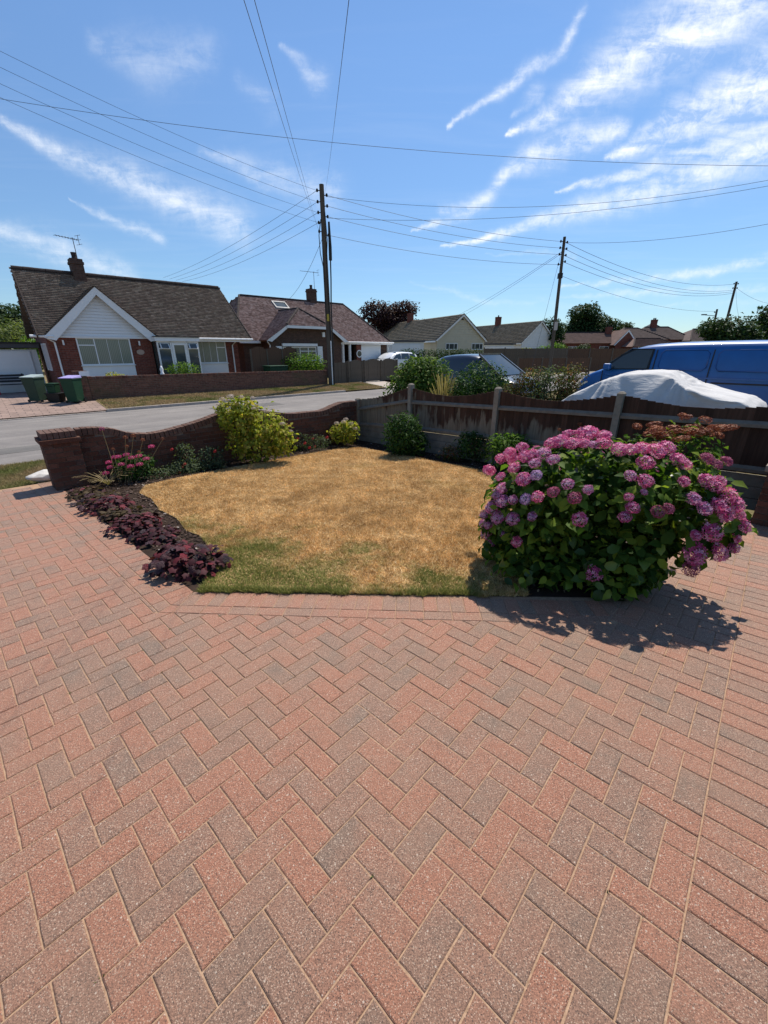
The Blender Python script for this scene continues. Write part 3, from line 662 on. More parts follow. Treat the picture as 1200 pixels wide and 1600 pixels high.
while s < 5.7:
    sl_ = math.atan2(wtop(s+.05)-wtop(s-.05), .1)
    link('coping_brick', cop, wall, loc=(s, rnd.uniform(-.004, .004), wtop(s)+rnd.uniform(-.003, .003)), rot=(0, -sl_, 0)); s += .076*math.cos(sl_)
# buttress pier in the middle of the wall
def brick_pier(parent, x0, x1, y0, y1, z0, z1, mname='brick'):
    """a pier of single bricks round a mortar core, stretchers on each face"""
    MB().box(x0+.012, x1-.012, y0+.012, y1-.012, z0, z1-.001).build('mortar_core', M['mortar'], parent)
    z = z0; r_ = 0
    while z < z1-.02:
        h = min(.065, z1-z)
        for face in range(4):
            L_ = (x1-x0) if face % 2 == 0 else (y1-y0)
            n_ = 2; cuts = [0, .5, 1] if r_ % 2 == 0 else [0, .26, .76, 1]
            for c0, c1 in zip(cuts[:-1], cuts[1:]):
                l0, l1 = c0*L_+.004, c1*L_-.004; mb = (l0+l1)/2; ln = l1-l0
                e = rnd.uniform(-.0015, .0015)
                if face == 0: loc = (x0+mb, y0+e, z); sc = (ln, .05, h)
                elif face == 2: loc = (x0+mb, y1-.05+e, z); sc = (ln, .05, h)
                elif face == 1: loc = (x1-.05+e, y0+mb-.0, z); sc = (.05, ln, h)
                else: loc = (x0+e, y0+mb, z); sc = (.05, ln, h)
                if face % 2 == 1:
                    # keep clear of the corner bricks of faces 0 and 2
                    l0 = max(l0, .052); l1 = min(l1, L_-.052); 
                    if l1-l0 < .03: continue
                    mb = (l0+l1)/2; loc = (loc[0], y0+mb, z); sc = (.05, l1-l0, h)
                    o = link(mname, UB2, parent, loc=loc, scale=sc)
                else: o = link(mname, UB, parent, loc=loc, scale=sc)
        z += .075; r_ += 1
UB = MB().box(-.5, .5, 0, 1, 0, 1).mesh('brick', M['gbrick']); UB2 = MB().box(0, 1, -.5, .5, 0, 1).mesh('brick', M['gbrick'])
pil = thing('brick_pillar', 'stout dark brick gate pillar with a stepped cap beside the pale rock', 'pillar', (-5.05, 6.0, 0), R(45))
brick_pier(pil, 0, .45, 0, .45, -.30, .43)
MB().box(-.03, .48, -.03, .48, .432, .50).build('cap_course', M['gbrick'], pil, bevel=.006)
cb_ = MB()
for i in range(6): cb_.box(.012+i*.0725, .012+i*.0725+.066, .01, .44, .502, .60)
cb_.build('cap_bricks', M['gcope'], pil, bevel=.004)
# pillar at the right, at the end of the fence
pr = thing('brick_pillar', 'dark brick pillar with a speckled stone cap at the right edge of the drive', 'pillar', (4.25, 4.37, 0), R(-47))
brick_pier(pr, 0, .45, 0, .45, -.24, .46)
MB().box(-.03, .48, -.03, .48, .462, .53).build('cap_stone', M['post'], pr, bevel=.008)
rk = MB()
import bmesh
def rock(name, parent, loc, sc, seed, mat, **kw):
    bm = bmesh.new(); bmesh.ops.create_icosphere(bm, subdivisions=3, radius=1)
    r2 = random.Random(seed); offs = [(Vector((r2.gauss(0, 1), r2.gauss(0, 1), r2.gauss(0, 1))).normalized(), r2.uniform(.1, .28)) for _ in range(16)]
    for v in bm.verts:
        for d, k in offs:
            q = v.co.dot(d)
            if q > .72: v.co -= d*(q-.72)*.95
        v.co = Vector((v.co.x*sc[0], v.co.y*sc[1], v.co.z*sc[2]))
    me = bpy.data.meshes.new(name); bm.to_mesh(me); bm.free(); me.materials.append(mat)
    return link(name, me, parent, loc=loc, **kw)
rock('rock', None, (-5.72, 6.62, -.22), (.24, .17, .115), 4, M['rock'], rot=(0, 0, .5), label='pale rounded rock on the grass left of the brick pillar', category='rock')

# ------------------------------------------------------------ closeboard fence
FO = Vector((.61, 9.3)); FD = Vector((.682, -.731)); FR = R(-47)
fence = thing('garden_fence', 'dark stained closeboard fence with concrete posts along the right of the lawn', 'fence', (FO.x, FO.y, 0), FR)
def fz(t): p = FO+FD*t; return gz(p.x, p.y)
TS = [-1.83, 0, 2.17, 4.23, 6.30]; TOPH = [1.05, 1.43, 1.40, 1.38, 1.40]
for t, h in zip(TS, TOPH):
    z0 = fz(t); mb = MB(); mb.box(-.045, .045, -.07, .05, z0-.1, z0+h-.015); 
    mb.add([(-.045, -.07, z0+h-.015), (.045, -.07, z0+h-.015), (.045, .05, z0+h-.015), (-.045, .05, z0+h-.015), (-.025, -.04, z0+h+.012), (.025, -.04, z0+h+.012), (.025, .02, z0+h+.012), (-.025, .02, z0+h+.012)], [(4, 5, 6, 7), (0, 1, 5, 4), (1, 2, 6, 5), (2, 3, 7, 6), (3, 0, 4, 7)])
    mb.build('concrete_post', M['post'], fence, loc=(t, 0, 0))
boardm = MB().prism([(-.054, 0), (.054, 0), (.054, .009), (-.054, .019)], 'z', 0, 1).mesh('board', M['board'])
for k in range(4):
    t0_, t1_ = TS[k]+.05, TS[k+1]-.05; n_ = 20 if k else 17; w = (t1_-t0_)/n_
    e0, e1 = (1.34, 1.34) if k else (1.03, 1.36)
    dipv = .125 if k else .055
    for i in range(n_):
        t = t0_+(i+.5)*w; f = (t-t0_)/(t1_-t0_)
        h = e0+(e1-e0)*f-dipv*math.sin(math.pi*f)**1.0+rnd.uniform(-.004, .004)
        zb = fz(t)+.44
        # the first panel drops with the ground, its foot stays on its gravel boards
        link('board', boardm, fence, loc=(t, rnd.uniform(-.002, .002), zb), scale=(w/.1, 1, fz(t)+h-zb))
    def railm(h0, h1, mat=M['rail']):
        MB().add([(t0_, -.052, fz(t0_)+h0-.035), (t1_, -.052, fz(t1_)+h1-.035), (t1_, -.002, fz(t1_)+h1-.035), (t0_, -.002, fz(t0_)+h0-.035), (t0_, -.052, fz(t0_)+h0+.005), (t1_, -.052, fz(t1_)+h1+.005), (t1_, -.002, fz(t1_)+h1+.04), (t0_, -.002, fz(t0_)+h0+.04)], [(0, 3, 2, 1), (4, 5, 6, 7), (0, 1, 5, 4), (1, 2, 6, 5), (2, 3, 7, 6), (3, 0, 4, 7)]).build('rail', mat, fence)
    if k: railm(1.05, 1.05); railm(.50, .50)
    else: railm(.80, 1.07); railm(.42, .5)
    for lv in range(3):
        z0a, z0b = fz(t0_)-.02+lv*.152, fz(t1_)-.02+lv*.152
        MB().add([(t0_, -.02, z0a), (t1_, -.02, z0b), (t1_, .03, z0b), (t0_, .03, z0a), (t0_, -.02, z0a+.146), (t1_, -.02, z0b+.146), (t1_, .03, z0b+.146), (t0_, .03, z0a+.146)], [(0, 3, 2, 1), (4, 5, 6, 7), (0, 1, 5, 4), (1, 2, 6, 5), (2, 3, 7, 6), (3, 0, 4, 7)]).build('gravel_board', M['gravelboard'], fence, bevel=.006)

# ------------------------------------------------------------ foliage tools
def leaf_verts(P, D, Nn, L, Wd, fold=.18, droop=.25, shape='point'):
    """P base points, D direction, Nn leaf normal; returns verts (n,k,3) and faces template"""
    S = np.cross(D, Nn); S /= np.linalg.norm(S, axis=1, keepdims=True)+1e-9
    Lc = L[:, None]; Wc = Wd[:, None]
    def pt(u, w, h): return P+D*(u*Lc)+S*(w*Wc)+Nn*(h*Lc)
    if shape == 'point':
        vs = [pt(0, 0, 0), pt(.42, .5, fold*.6), pt(.5, 0, 0), pt(.42, -.5, fold*.6), pt(1, 0, -droop)]
        F = [(0, 2, 1), (0, 3, 2), (1, 2, 4), (2, 3, 4)]
    elif shape == 'round':
        vs = [pt(0, 0, 0), pt(.2, .42, fold*.3), pt(.62, .5, fold*.4), pt(.5, 0, 0), pt(.2, -.42, fold*.3), pt(.62, -.5, fold*.4), pt(1, 0, -droop)]
        F = [(0, 3, 1), (1, 3, 2), (2, 3, 6), (3, 5, 6), (4, 5, 3), (0, 4, 3)]
    else:  # lobed
        vs = [pt(0, 0, 0)]; k = 9
        for i in range(k):
            an = math.pi*(-.82+1.64*i/(k-1)); r_ = (1 if i % 2 == 0 else .72)
            vs.append(pt(.45+.55*r_*math.cos(an), .62*r_*math.sin(an), fold*(.25 if i % 2 else -.1)-droop*.3*(1+math.cos(an))))
        vs.append(pt(.45, 0, .05)); F = [(0, 1, k+1)]+[(i, i+1, k+1) for i in range(1, k)]+[(k, 0, k+1)]
    return np.stack(vs, 1), F
def leaves_mesh(name, P, D, Nn, L, Wd, mat, **kw):
    V, F = leaf_verts(P, D, Nn, L, Wd, **kw); n, k = V.shape[:2]
    FF = (np.arange(n)[:, None, None]*k+np.array(F)[None]).reshape(-1, 3)
    return mesh_np(name, V.reshape(-1, 3), FF, mat)
def unit(v): return v/(np.linalg.norm(v, axis=1, keepdims=True)+1e-9)
def blob_points(blobs, n, shell=.55, r=rng):
    """points through ellipsoid blobs (cx,cy,cz,rx,ry,rz), denser to the outside; returns P, outward normal"""
    vol = np.array([b[3]*b[4]*b[5] for b in blobs])**(2/3); k = r.choice(len(blobs), n, p=vol/vol.sum())
    B = np.array(blobs)[k]; d = unit(r.normal(size=(n, 3))); rad = (shell+(1-shell)*r.uniform(0, 1, n)**.5)*(1+.10*r.normal(size=n))
    return B[:, :3]+d*B[:, 3:]*rad[:, None], unit(d/B[:, 3:])
def foliage_data(name, blobs, n, size, mat, wr=.5, shell=.5, up=.35, shape='point', zmin=None, seed=0, droop=.25, jitter=.7):
    r = np.random.default_rng(seed+100)
    P, O = blob_points(blobs, n, shell, r)
    Nn = unit(O*.8+np.array([0, 0, up*2])+r.normal(size=(n, 3))*jitter)
    D = unit(np.cross(Nn, r.normal(size=(n, 3)))*.8+O*.7); D = unit(D-Nn*np.sum(D*Nn, 1, keepdims=True))
    L = size*r.uniform(.6, 1.3, n)
    if zmin is not None: k = P[:, 2] > zmin; P, D, Nn, L = P[k], D[k], Nn[k], L[k]
    return leaves_mesh(name, P, D, Nn, L, L*wr*1.0, mat, shape=shape, droop=droop)
def stems(blobs, base_r, n, mat, seed=0, r0=.008, name='stem', parent=None, z0=0):
    r = random.Random(seed); mb = MB()
    for i in range(n):
        b = r.choice(blobs); an = r.uniform(0, 6.28); q = r.uniform(0, base_r)
        p0 = Vector((q*math.cos(an), q*math.sin(an), z0)); p2 = Vector((b[0]+r.uniform(-.6, .6)*b[3], b[1]+r.uniform(-.6, .6)*b[4], b[2]+r.uniform(-.2, .6)*b[5]))
        p1 = p0.lerp(p2, .5)+Vector((r.uniform(-.05, .05), r.uniform(-.05, .05), .06)); mb.tube([p0, p1, p2], [r0, r0*.75, r0*.4], 5)
    return mb.build(name, mat, parent)
M['stem'] = simple('woody_stem', (.11, .075, .05, 1), .9, .2, .3, 8); M['stem_green'] = simple('green_stem', (.10, .13, .045, 1), .7, .3, .2, 8)
G1 = [(.018, .040, .010, 1), (.040, .078, .016, 1), (.075, .125, .024, 1)]
M['hyd_leaf'] = leafmat('hydrangea_leaf', [(.022, .050, .010, 1), (.045, .095, .015, 1), (.09, .155, .022, 1), (.20, .26, .03, 1)], .42, .4)
M['dark_leaf'] = leafmat('dark_evergreen_leaf', [(.012, .036, .008, 1), (.030, .072, .015, 1), (.065, .12, .026, 1)], .3, .25)
M['mid_leaf'] = leafmat('mid_green_leaf', [(.030, .070, .014, 1), (.075, .135, .024, 1), (.16, .22, .045, 1)], .5, .3)
M['bright_leaf'] = leafmat('bright_leaf', [(.035, .085, .012, 1), (.075, .15, .02, 1), (.14, .22, .035, 1)], .4, .4)
M['lime_leaf'] = leafmat('lime_leaf', [(.09, .13, .016, 1), (.22, .25, .03, 1), (.40, .40, .07, 1), (.33, .23, .06, 1)], .5, .45)
M['grey_leaf'] = leafmat('grey_green_leaf', [(.035, .055, .028, 1), (.075, .105, .055, 1), (.13, .16, .09, 1)], .6, .3)
M['heuchera'] = leafmat('purple_leaf', [(.022, .009, .012, 1), (.045, .015, .019, 1), (.075, .022, .027, 1), (.13, .020, .026, 1)], .5, .15, .22)
M['red_leaf'] = leafmat('reddish_leaf', [(.07, .022, .016, 1), (.05, .065, .02, 1), (.07, .095, .025, 1), (.17, .05, .035, 1)], .5, .35)
M['straw'] = leafmat('dry_stalk', [(.25, .19, .10, 1), (.38, .30, .17, 1)], .8, .3)
M['tree_leaf'] = leafmat('tree_leaf', [(.012, .030, .010, 1), (.028, .055, .016, 1), (.05, .085, .024, 1)], .6, .2)
M['willow_leaf'] = leafmat('pale_tree_leaf', [(.06, .085, .03, 1), (.11, .14, .05, 1), (.17, .19, .08, 1)], .6, .35)
M['copper_leaf'] = leafmat('copper_leaf', [(.018, .009, .012, 1), (.040, .018, .022, 1), (.07, .035, .032, 1)], .5, .2)
M['hedge_leaf'] = leafmat('hedge_leaf', [(.018, .045, .012, 1), (.045, .085, .02, 1)], .6, .2)
M['gold_leaf'] = leafmat('golden_leaf', [(.35, .33, .03, 1), (.55, .50, .04, 1), (.65, .62, .10, 1)], .5, .4)
def petalmat(name, cols, trans=.35):
    m = Mt(name, .6, .2); c = m.ramp(m.island(), [(i/(len(cols)-1), c) for i, c in enumerate(cols)])
    c = m.mix(1.0, c, m.ramp(m.orand(), [(0, (.85, .85, .9, 1)), (1, (1.12, 1.08, 1.05, 1))]), 'MULTIPLY'); m.col(c)
    tr = N('ShaderNodeBsdfTranslucent', m.nt); m.L(c, tr.inputs[0]); mx = N('ShaderNodeMixShader', m.nt); mx.inputs[0].default_value = trans
    m.L(m.b.outputs[0], mx.inputs[1]); m.L(tr.outputs[0], mx.inputs[2]); m.L(mx.outputs[0], m.nt.nodes['Material Output'].inputs[0]); return m.m
PET = {'p': petalmat('pink_petal', [(.52, .06, .20, 1), (.68, .13, .31, 1), (.80, .26, .44, 1), (.86, .46, .58, 1)]),
       'm': petalmat('mauve_petal', [(.48, .10, .27, 1), (.60, .20, .40, 1), (.72, .36, .54, 1), (.74, .50, .62, 1)]),
       'v': petalmat('violet_petal', [(.36, .19, .40, 1), (.48, .31, .54, 1), (.62, .48, .66, 1)]),
       'd': petalmat('deep_pink_petal', [(.26, .04, .10, 1), (.38, .08, .17, 1), (.48, .16, .25, 1)])}
def mophead(mat, seed, n=64):
    """a ball of four-petalled florets, radius 1"""
    r = np.random.default_rng(seed); V = []; F = []
    for i in range(n):
        z = 1-1.72*(i+.5)/n; ph = i*2.39996; q = math.sqrt(max(0, 1-z*z)); d = np.array([q*math.cos(ph), q*math.sin(ph), z])
        d = d/np.linalg.norm(d); c = d*r.uniform(.80, 1.0)*np.array([1, 1, .86])
        nn = unit((d+r.normal(size=3)*.22)[None])[0]; t = unit(np.cross(nn, r.normal(size=3))[None])[0]; b_ = np.cross(nn, t); s = r.uniform(.20, .28)
        o = len(V); V.append(c-nn*.03)
        for k in range(4):
            a0 = k*math.pi/2
            for da, rr, hh in ((-.55, .72, .02), (0, 1.08, .05+.05*r.normal()), (.55, .72, .02)):
                V.append(c+(t*math.cos(a0+da)+b_*math.sin(a0+da))*s*rr+nn*hh*.8)
            j = o+1+k*3; F += [(o, j, j+1), (o, j+1, j+2)]
    return mesh_np('flower_head', np.array(V), F, mat)

# ------------------------------------------------------------ the big hydrangea
HEADS = [(0.974,3.284,0.738,0.045,'p'),(1.068,3.251,0.821,0.064,'p'),(1.099,3.082,0.778,0.062,'p'),(1.172,3.294,0.902,0.061,'p'),(1.216,3.283,0.926,0.044,'p'),(1.198,3.159,0.886,0.054,'m'),(1.282,3.226,0.949,0.055,'m'),(1.177,3.044,0.819,0.049,'v'),(1.317,3.104,0.929,0.046,'m'),(1.352,2.869,0.804,0.047,'m'),(1.438,3.299,1.022,0.08,'p'),(1.383,3.33,1.006,0.056,'p'),(1.494,3.222,1.028,0.066,'p'),(1.561,3.465,1.061,0.054,'p'),(1.666,3.34,1.084,0.08,'p'),(1.741,3.232,1.084,0.054,'p'),(1.568,3.174,1.038,0.046,'p'),(1.69,3.117,1.05,0.06,'p'),(1.621,3.126,1.039,0.045,'m'),(1.762,3.012,1.025,0.059,'p'),(1.835,2.997,1.029,0.055,'p'),(1.925,2.998,1.037,0.062,'p'),(2.007,2.964,1.026,0.065,'p'),(2.097,2.997,1.041,0.055,'p'),(1.88,2.864,0.964,0.063,'p'),(1.749,2.792,0.89,0.045,'m'),(1.833,2.746,0.864,0.052,'p'),(2.119,2.876,0.978,0.057,'p'),(2.151,2.838,0.952,0.049,'p'),(2.092,2.728,0.863,0.044,'p'),(1.807,2.692,0.799,0.027,'m'),(1.704,2.687,0.765,0.034,'p'),(1.721,2.644,0.701,0.048,'p'),(1.672,2.627,0.639,0.037,'p'),(1.877,2.61,0.684,0.05,'d'),(1.95,2.614,0.706,0.037,'d'),(1.466,2.788,0.786,0.042,'m'),(1.377,2.784,0.725,0.046,'d'),(1.256,2.874,0.74,0.047,'d'),(1.158,2.913,0.688,0.052,'p'),(1.401,2.705,0.589,0.053,'p'),(1.089,2.956,0.653,0.041,'v'),(1.014,3.027,0.624,0.046,'m'),(0.955,3.095,0.589,0.047,'m'),(0.928,3.182,0.622,0.052,'m'),(0.965,3.166,0.676,0.044,'m'),(0.897,3.173,0.507,0.053,'m'),(0.868,3.274,0.401,0.047,'m'),(0.93,3.096,0.446,0.056,'m'),(1.013,2.973,0.484,0.054,'m'),(1.122,2.872,0.545,0.037,'m'),(0.898,3.238,0.324,0.042,'m'),(0.89,3.412,0.262,0.04,'m'),(0.927,3.353,0.191,0.053,'m'),(0.979,3.066,0.314,0.028,'m'),(0.949,3.282,0.116,0.052,'m'),(1.064,2.969,0.289,0.043,'p'),(0.966,3.322,0.157,0.04,'m'),(1.599,2.733,0.135,0.067,'p'),(2.259,2.74,0.859,0.058,'p'),(2.358,2.754,0.854,0.048,'p'),(2.314,2.721,0.829,0.045,'p'),(2.126,2.648,0.765,0.051,'m'),(2.197,2.617,0.704,0.061,'m'),(2.311,2.642,0.721,0.061,'p'),(2.403,2.69,0.767,0.058,'p'),(2.345,2.62,0.666,0.061,'p'),(2.443,2.665,0.712,0.051,'p'),(2.48,2.644,0.647,0.041,'p'),(2.52,2.631,0.569,0.048,'p'),(2.479,2.607,0.485,0.038,'p'),(2.143,2.557,0.528,0.047,'p'),(2.258,2.57,0.546,0.068,'p'),(2.18,2.561,0.385,0.069,'p'),(2.368,2.586,0.387,0.066,'p'),(2.486,2.611,0.406,0.042,'p'),(2.219,2.605,0.247,0.057,'d'),(2.529,2.946,0.952,0.04,'d'),(2.411,2.882,0.944,0.043,'d'),(2.358,2.919,0.977,0.043,'d')]
HC = Vector((1.75, 3.25, -.12))
hyd = thing('hydrangea_bush', 'large mophead hydrangea covered in pink and mauve blooms beside the drive', 'bush', HC)
variants = {k: [mophead(PET[k], s+ord(k)) for s in range(4)] for k in PET}
def rel(p): return Vector(p)-HC
core_c = Vector((1.8, 3.35, .3))
for i, (x, y, z, r_, k) in enumerate(HEADS):
    out = (Vector((x, y, z))-core_c).normalized()
    sc_ = rnd.uniform(.88, 1.22); o = link('flower_head', variants[k][i % 4], hyd, loc=rel((x, y, z)), scale=(r_*sc_*rnd.uniform(.95, 1.12), r_*sc_, r_*sc_*rnd.uniform(.72, 1.0)))
    o.rotation_euler = (out+Vector((0, 0, .5))).to_track_quat('Z', 'Y').to_euler()
# heads round the unseen back of the bush
r9 = random.Random(3)
for i in range(34):
    an = r9.uniform(.2, 2.6); el = r9.uniform(.1, .75)
    p = Vector((1.85+1.05*math.cos(an)*math.cos(el), 3.45+.85*math.sin(an)*math.cos(el), .42+.62*math.sin(el)))
    o = link('flower_head', variants[r9.choice('pppm')][i % 4], hyd, loc=rel(p), scale=(r9.uniform(.045, .07),)*3, rot=(r9.uniform(-.5, .5), r9.uniform(-.5, .5), 0))
HB = [(1.25, 3.3, .42, .36, .42, .42), (1.62, 3.32, .58, .48, .52, .44), (2.05, 3.2, .60, .46, .52, .38), (2.33, 2.95, .55, .33, .34, .36), (1.55, 3.2, .18, .5, .42, .3), (1.95, 3.0, .25, .38, .36, .3), (1.15, 3.35, .12, .25, .32, .24), (1.35, 3.0, .06, .42, .2, .16), (1.85, 2.84, .10, .3, .2, .2)]
HBr = [(b[0]-HC.x, b[1]-HC.y, b[2]-HC.z)+b[3:] for b in HB]
o = link('foliage', foliage_data('foliage', HBr, 5000, .095, M['hyd_leaf'], .62, .45, .35, 'round', .02, 5), hyd, kind='stuff')
# leaf collars under each bloom
hp = np.array([[x-HC.x, y-HC.y, z-HC.z, r_] for x, y, z, r_, k in HEADS]); cc = np.array([*(core_c-HC)])
rr = np.random.default_rng(8); P = np.repeat(hp[:, :3], 5, 0); O = unit(P-cc); rr_ = np.repeat(hp[:, 3], 5)
P = P-O*rr_[:, None]*.75; ax = unit(rr.normal(size=P.shape)); D = unit(np.cross(O, ax)*1.0+O*.12); Nn = unit(O*.6+np.array([0, 0, .7])+rr.normal(size=P.shape)*.2); Nn = unit(Nn-D*np.sum(Nn*D, 1, keepdims=True))
L_ = rr.uniform(.075, .12, len(P)); link('bloom_leaves', leaves_mesh('bloom_leaves', P, D, Nn, L_, L_*.6, M['hyd_leaf'], shape='round'), hyd, kind='stuff')
# large single leaves on the side towards the drive
lv = []
for s in range(4):
    r = np.random.default_rng(s); V, F = leaf_verts(np.array([[0., 0, 0]]), np.array([[1., 0, 0]]), np.array([[0., 0, 1]]), np.array([1.]), np.array([.62+.04*s]), .18, .12+.06*s, 'round')
    lv.append(mesh_np('leaf', V[0], F, M['hyd_leaf']))
m = Mt('hydrangea_single_leaf', .4, .4); c = m.ramp(m.orand(), [(0, (.026, .06, .011, 1)), (.45, (.065, .12, .018, 1)), (.8, (.15, .22, .03, 1)), (1, (.32, .34, .04, 1))]); m.col(c)
tr = N('ShaderNodeBsdfTranslucent', m.nt); m.L(m.mix(1.0, c, (1.5, 1.6, .7, 1), 'MULTIPLY'), tr.inputs[0]); mx = N('ShaderNodeMixShader', m.nt); mx.inputs[0].default_value = .3
m.L(m.b.outputs[0], mx.inputs[1]); m.L(tr.outputs[0], mx.inputs[2]); m.L(mx.outputs[0], m.nt.nodes['Material Output'].inputs[0]); M['hyd_single'] = m.m
for q in lv: q.materials.clear(); q.materials.append(M['hyd_single'])
r = np.random.default_rng(21); cnt = 0
while cnt < 230:
    b = HBr[r.integers(len(HBr))]; d = unit(r.normal(size=(1, 3)))[0]
    p = np.array(b[:3])+d*np.array(b[3:])*r.uniform(.95, 1.12)
    if d[1] > .25 or p[2] < .04: continue
    nn = Vector(d*.5)+Vector((0, 0, .9))+Vector(r.normal(size=3)*.45); s = r.uniform(.07, .115)
    o = link('leaf', lv[cnt % 4], hyd, loc=p, scale=(s, s, s)); o.rotation_euler = (nn.to_track_quat('Z', 'X') @ Euler((0, 0, r.uniform(0, 6.28))).to_quaternion()).to_euler(); cnt += 1
stems(HBr, .3, 44, M['stem'], 4, .009, parent=hyd)

o = link('leaf_litter', leaves_mesh('leaf_litter', LITTER[0], LITTER[1], LITTER[2], LITTER[3], LITTER[3]*.4, leafmat('dead_leaf', [(.05, .03, .018, 1), (.13, .085, .05, 1), (.24, .17, .10, 1)], .8, .2)), kind='stuff', label='brown fallen leaves on the soil under the big pink hydrangea', category='leaf litter'); o.matrix_world = DRIVE

# ------------------------------------------------------------ heuchera row
heu = [(-7.25, 1.38, .30), (-6.75, 1.44, .32), (-6.2, 1.40, .34), (-5.65, 1.47, .34), (-5.12, 1.42, .31), (-4.62, 1.48, .30), (-4.12, 1.43, .22), (-3.60, 1.40, .34)]
hl = ['purple-leaved heuchera nearest the brick pillar', 'dark heuchera second from the brick pillar in the row', 'bronze-purple heuchera third from the brick pillar', 'dark heuchera in the middle of the row, left of the straw-coloured lawn tip', 'dark purple heuchera just past the middle of the row towards the viewer', 'low dark heuchera third from the near end of the row', 'small heuchera behind the reddest one in the row', 'reddest heuchera, nearest the viewer at the green lawn corner']
pv = [mesh_np('leaf', *(lambda V, F: (V[0], F))(*leaf_verts(np.array([[0., 0, 0]]), np.array([[1., 0, 0]]), np.array([[0., 0, 1]]), np.array([1.]), np.array([1.05]), .5, .5+.15*s, 'lobed')), None) for s in range(3)]
m = Mt('heuchera_single_leaf', .5, .28); P_ = m.orand(); c = m.ramp(P_, [(0, (.024, .012, .014, 1)), (.5, (.050, .017, .022, 1)), (.8, (.085, .024, .028, 1)), (1, (.17, .018, .025, 1))]); m.col(c); m.bump(m.noise(6, 4, .6), .5, .1); M['heu_single'] = m.m
for q in pv: q.materials.append(M['heu_single'])
M['heu_brown'] = leafmat('bronze_leaf', [(.025, .018, .010, 1), (.060, .040, .024, 1), (.10, .075, .035, 1), (.05, .018, .022, 1)], .55, .2)
for i, (a, b, r_) in enumerate(heu):
    r_ *= 1.15; loc = gp(a, b-.13, .0); t = thing('heuchera_plant', hl[i], 'plant', loc, group='purple heucheras along the drive edge')
    hk = [.6, .7, .95, .6, .95, .55, .45, 1.25][i]; bl = [(0, 0, .07*hk, r_*.84*min(1, hk+.15), r_*.74, .085*hk), (r_*.25*(-1)**i, -.03, .11*hk, r_*.5, r_*.42, .075*hk)]
    link('foliage', foliage_data('foliage', bl, int(250*hk), .054, M[['heuchera', 'heu_brown'][i in (0, 1, 3)]], 1.0, .5, .8, 'lobed', .01, i+30, .35, .55), t, kind='stuff')
    r = np.random.default_rng(i+60)
    for k in range(int((30 if i > 4 else 16)*hk)):
        d = unit(r.normal(size=(1, 3)))[0]; d[2] = abs(d[2]); bb = bl[k % 2]; p = np.array(bb[:3])+d*np.array(bb[3:])*1.02
        nn = Vector(d)*.5+Vector((0, 0, .9))+Vector(r.normal(size=3)*.35); s = r.uniform(.06, .088)
        o = link('leaf', pv[k % 3], t, loc=p, scale=(s, s, s)); o.rotation_euler = (nn.to_track_quat('Z', 'X') @ Euler((0, 0, r.uniform(0, 6.28))).to_quaternion()).to_euler()

# ------------------------------------------------------------ other plants in the beds
def shrub(name, label, cat, x, y, blobs, n, size, mat, wr=.5, shape='point', z=None, nst=12, seed=1, shell=.45, stem='stem', sr=.007, group=None, up=.35, droop=.25):
    z = gz(x, y) if z is None else z
    t = thing(name, label, cat, (x, y, z), 0, group)
    link('foliage', foliage_data('foliage', blobs, n, size, M[mat], wr, shell, up, shape, .0, seed, droop), t, kind='stuff')
    if nst: stems(blobs, .08, nst, M[stem], seed, sr, parent=t)
    return t
t = shrub('hydrangea_bush', 'tall lime-green hydrangea with dried cream flower heads growing over the garden wall', 'bush', -2.50, 7.95,
          [(-.28, 0, .86, .40, .34, .40), (.2, 0, .66, .46, .34, .40), (.02, -.05, .38, .56, .34, .34), (-.48, .0, 1.0, .22, .2, .22), (.5, -.05, .48, .32, .28, .32), (-.15, 0, 1.08, .25, .2, .18)], 2600, .078, 'lime_leaf', .62, 'round', nst=30, seed=3, sr=.009)
M['cream_petal'] = petalmat('cream_petal', [(.42, .36, .27, 1), (.56, .48, .38, 1), (.60, .46, .42, 1)], .3)
M['rust_petal'] = petalmat('rust_petal', [(.16, .035, .018, 1), (.27, .075, .032, 1), (.36, .14, .055, 1)], .2)
M['magenta_petal'] = petalmat('magenta_petal', [(.50, .03, .14, 1), (.66, .07, .22, 1), (.74, .18, .32, 1)], .3)
M['red_petal'] = petalmat('red_petal', [(.50, .02, .03, 1), (.62, .05, .06, 1)], .3)
crm = mophead(M['cream_petal'], 3, 40); mag = mophead(M['magenta_petal'], 5, 36); redh = mophead(M['red_petal'], 6, 26); rst = mophead(M['rust_petal'], 7, 46)
r = random.Random(5)
for x, y, z, s in [(-.50, -.1, 1.24, .05), (-.35, -.1, 1.28, .06), (-.15, -.1, 1.27, .055), (-.62, 0, 1.12, .05), (.1, -.2, 1.08, .045), (.32, -.15, 1.02, .05), (.6, -.2, .80, .045), (-.42, .15, 1.27, .05), (0, .1, 1.24, .045), (.72, -.1, .64, .04)]:
    link('flower_head', crm, t, loc=(x, y, z), scale=(s*1.2, s*1.2, s*.7))
t = shrub('hydrangea_bush', 'small lime-green hydrangea with cream heads by the end of the garden wall', 'bush', -.95, 9.75, [(0, 0, .32, .34, .3, .24), (.12, -.02, .46, .22, .2, .14)], 700, .075, 'lime_leaf', .6, 'round', nst=8, seed=6)
for x, y, z in [(-.15, -.1, .56), (.02, -.15, .60), (.18, -.1, .55), (.05, .1, .62), (.28, -.12, .44)]: link('flower_head', crm, t, loc=(x, y, z), scale=(.065, .065, .045))
t = shrub('rose_bush', 'low grey-leaved shrub with red flowers between the two lime hydrangeas', 'plant', -1.75, 9.15, [(-.2, 0, .25, .28, .25, .22), (.25, 0, .2, .3, .25, .17)], 900, .04, 'grey_leaf', .5, nst=14, seed=7)
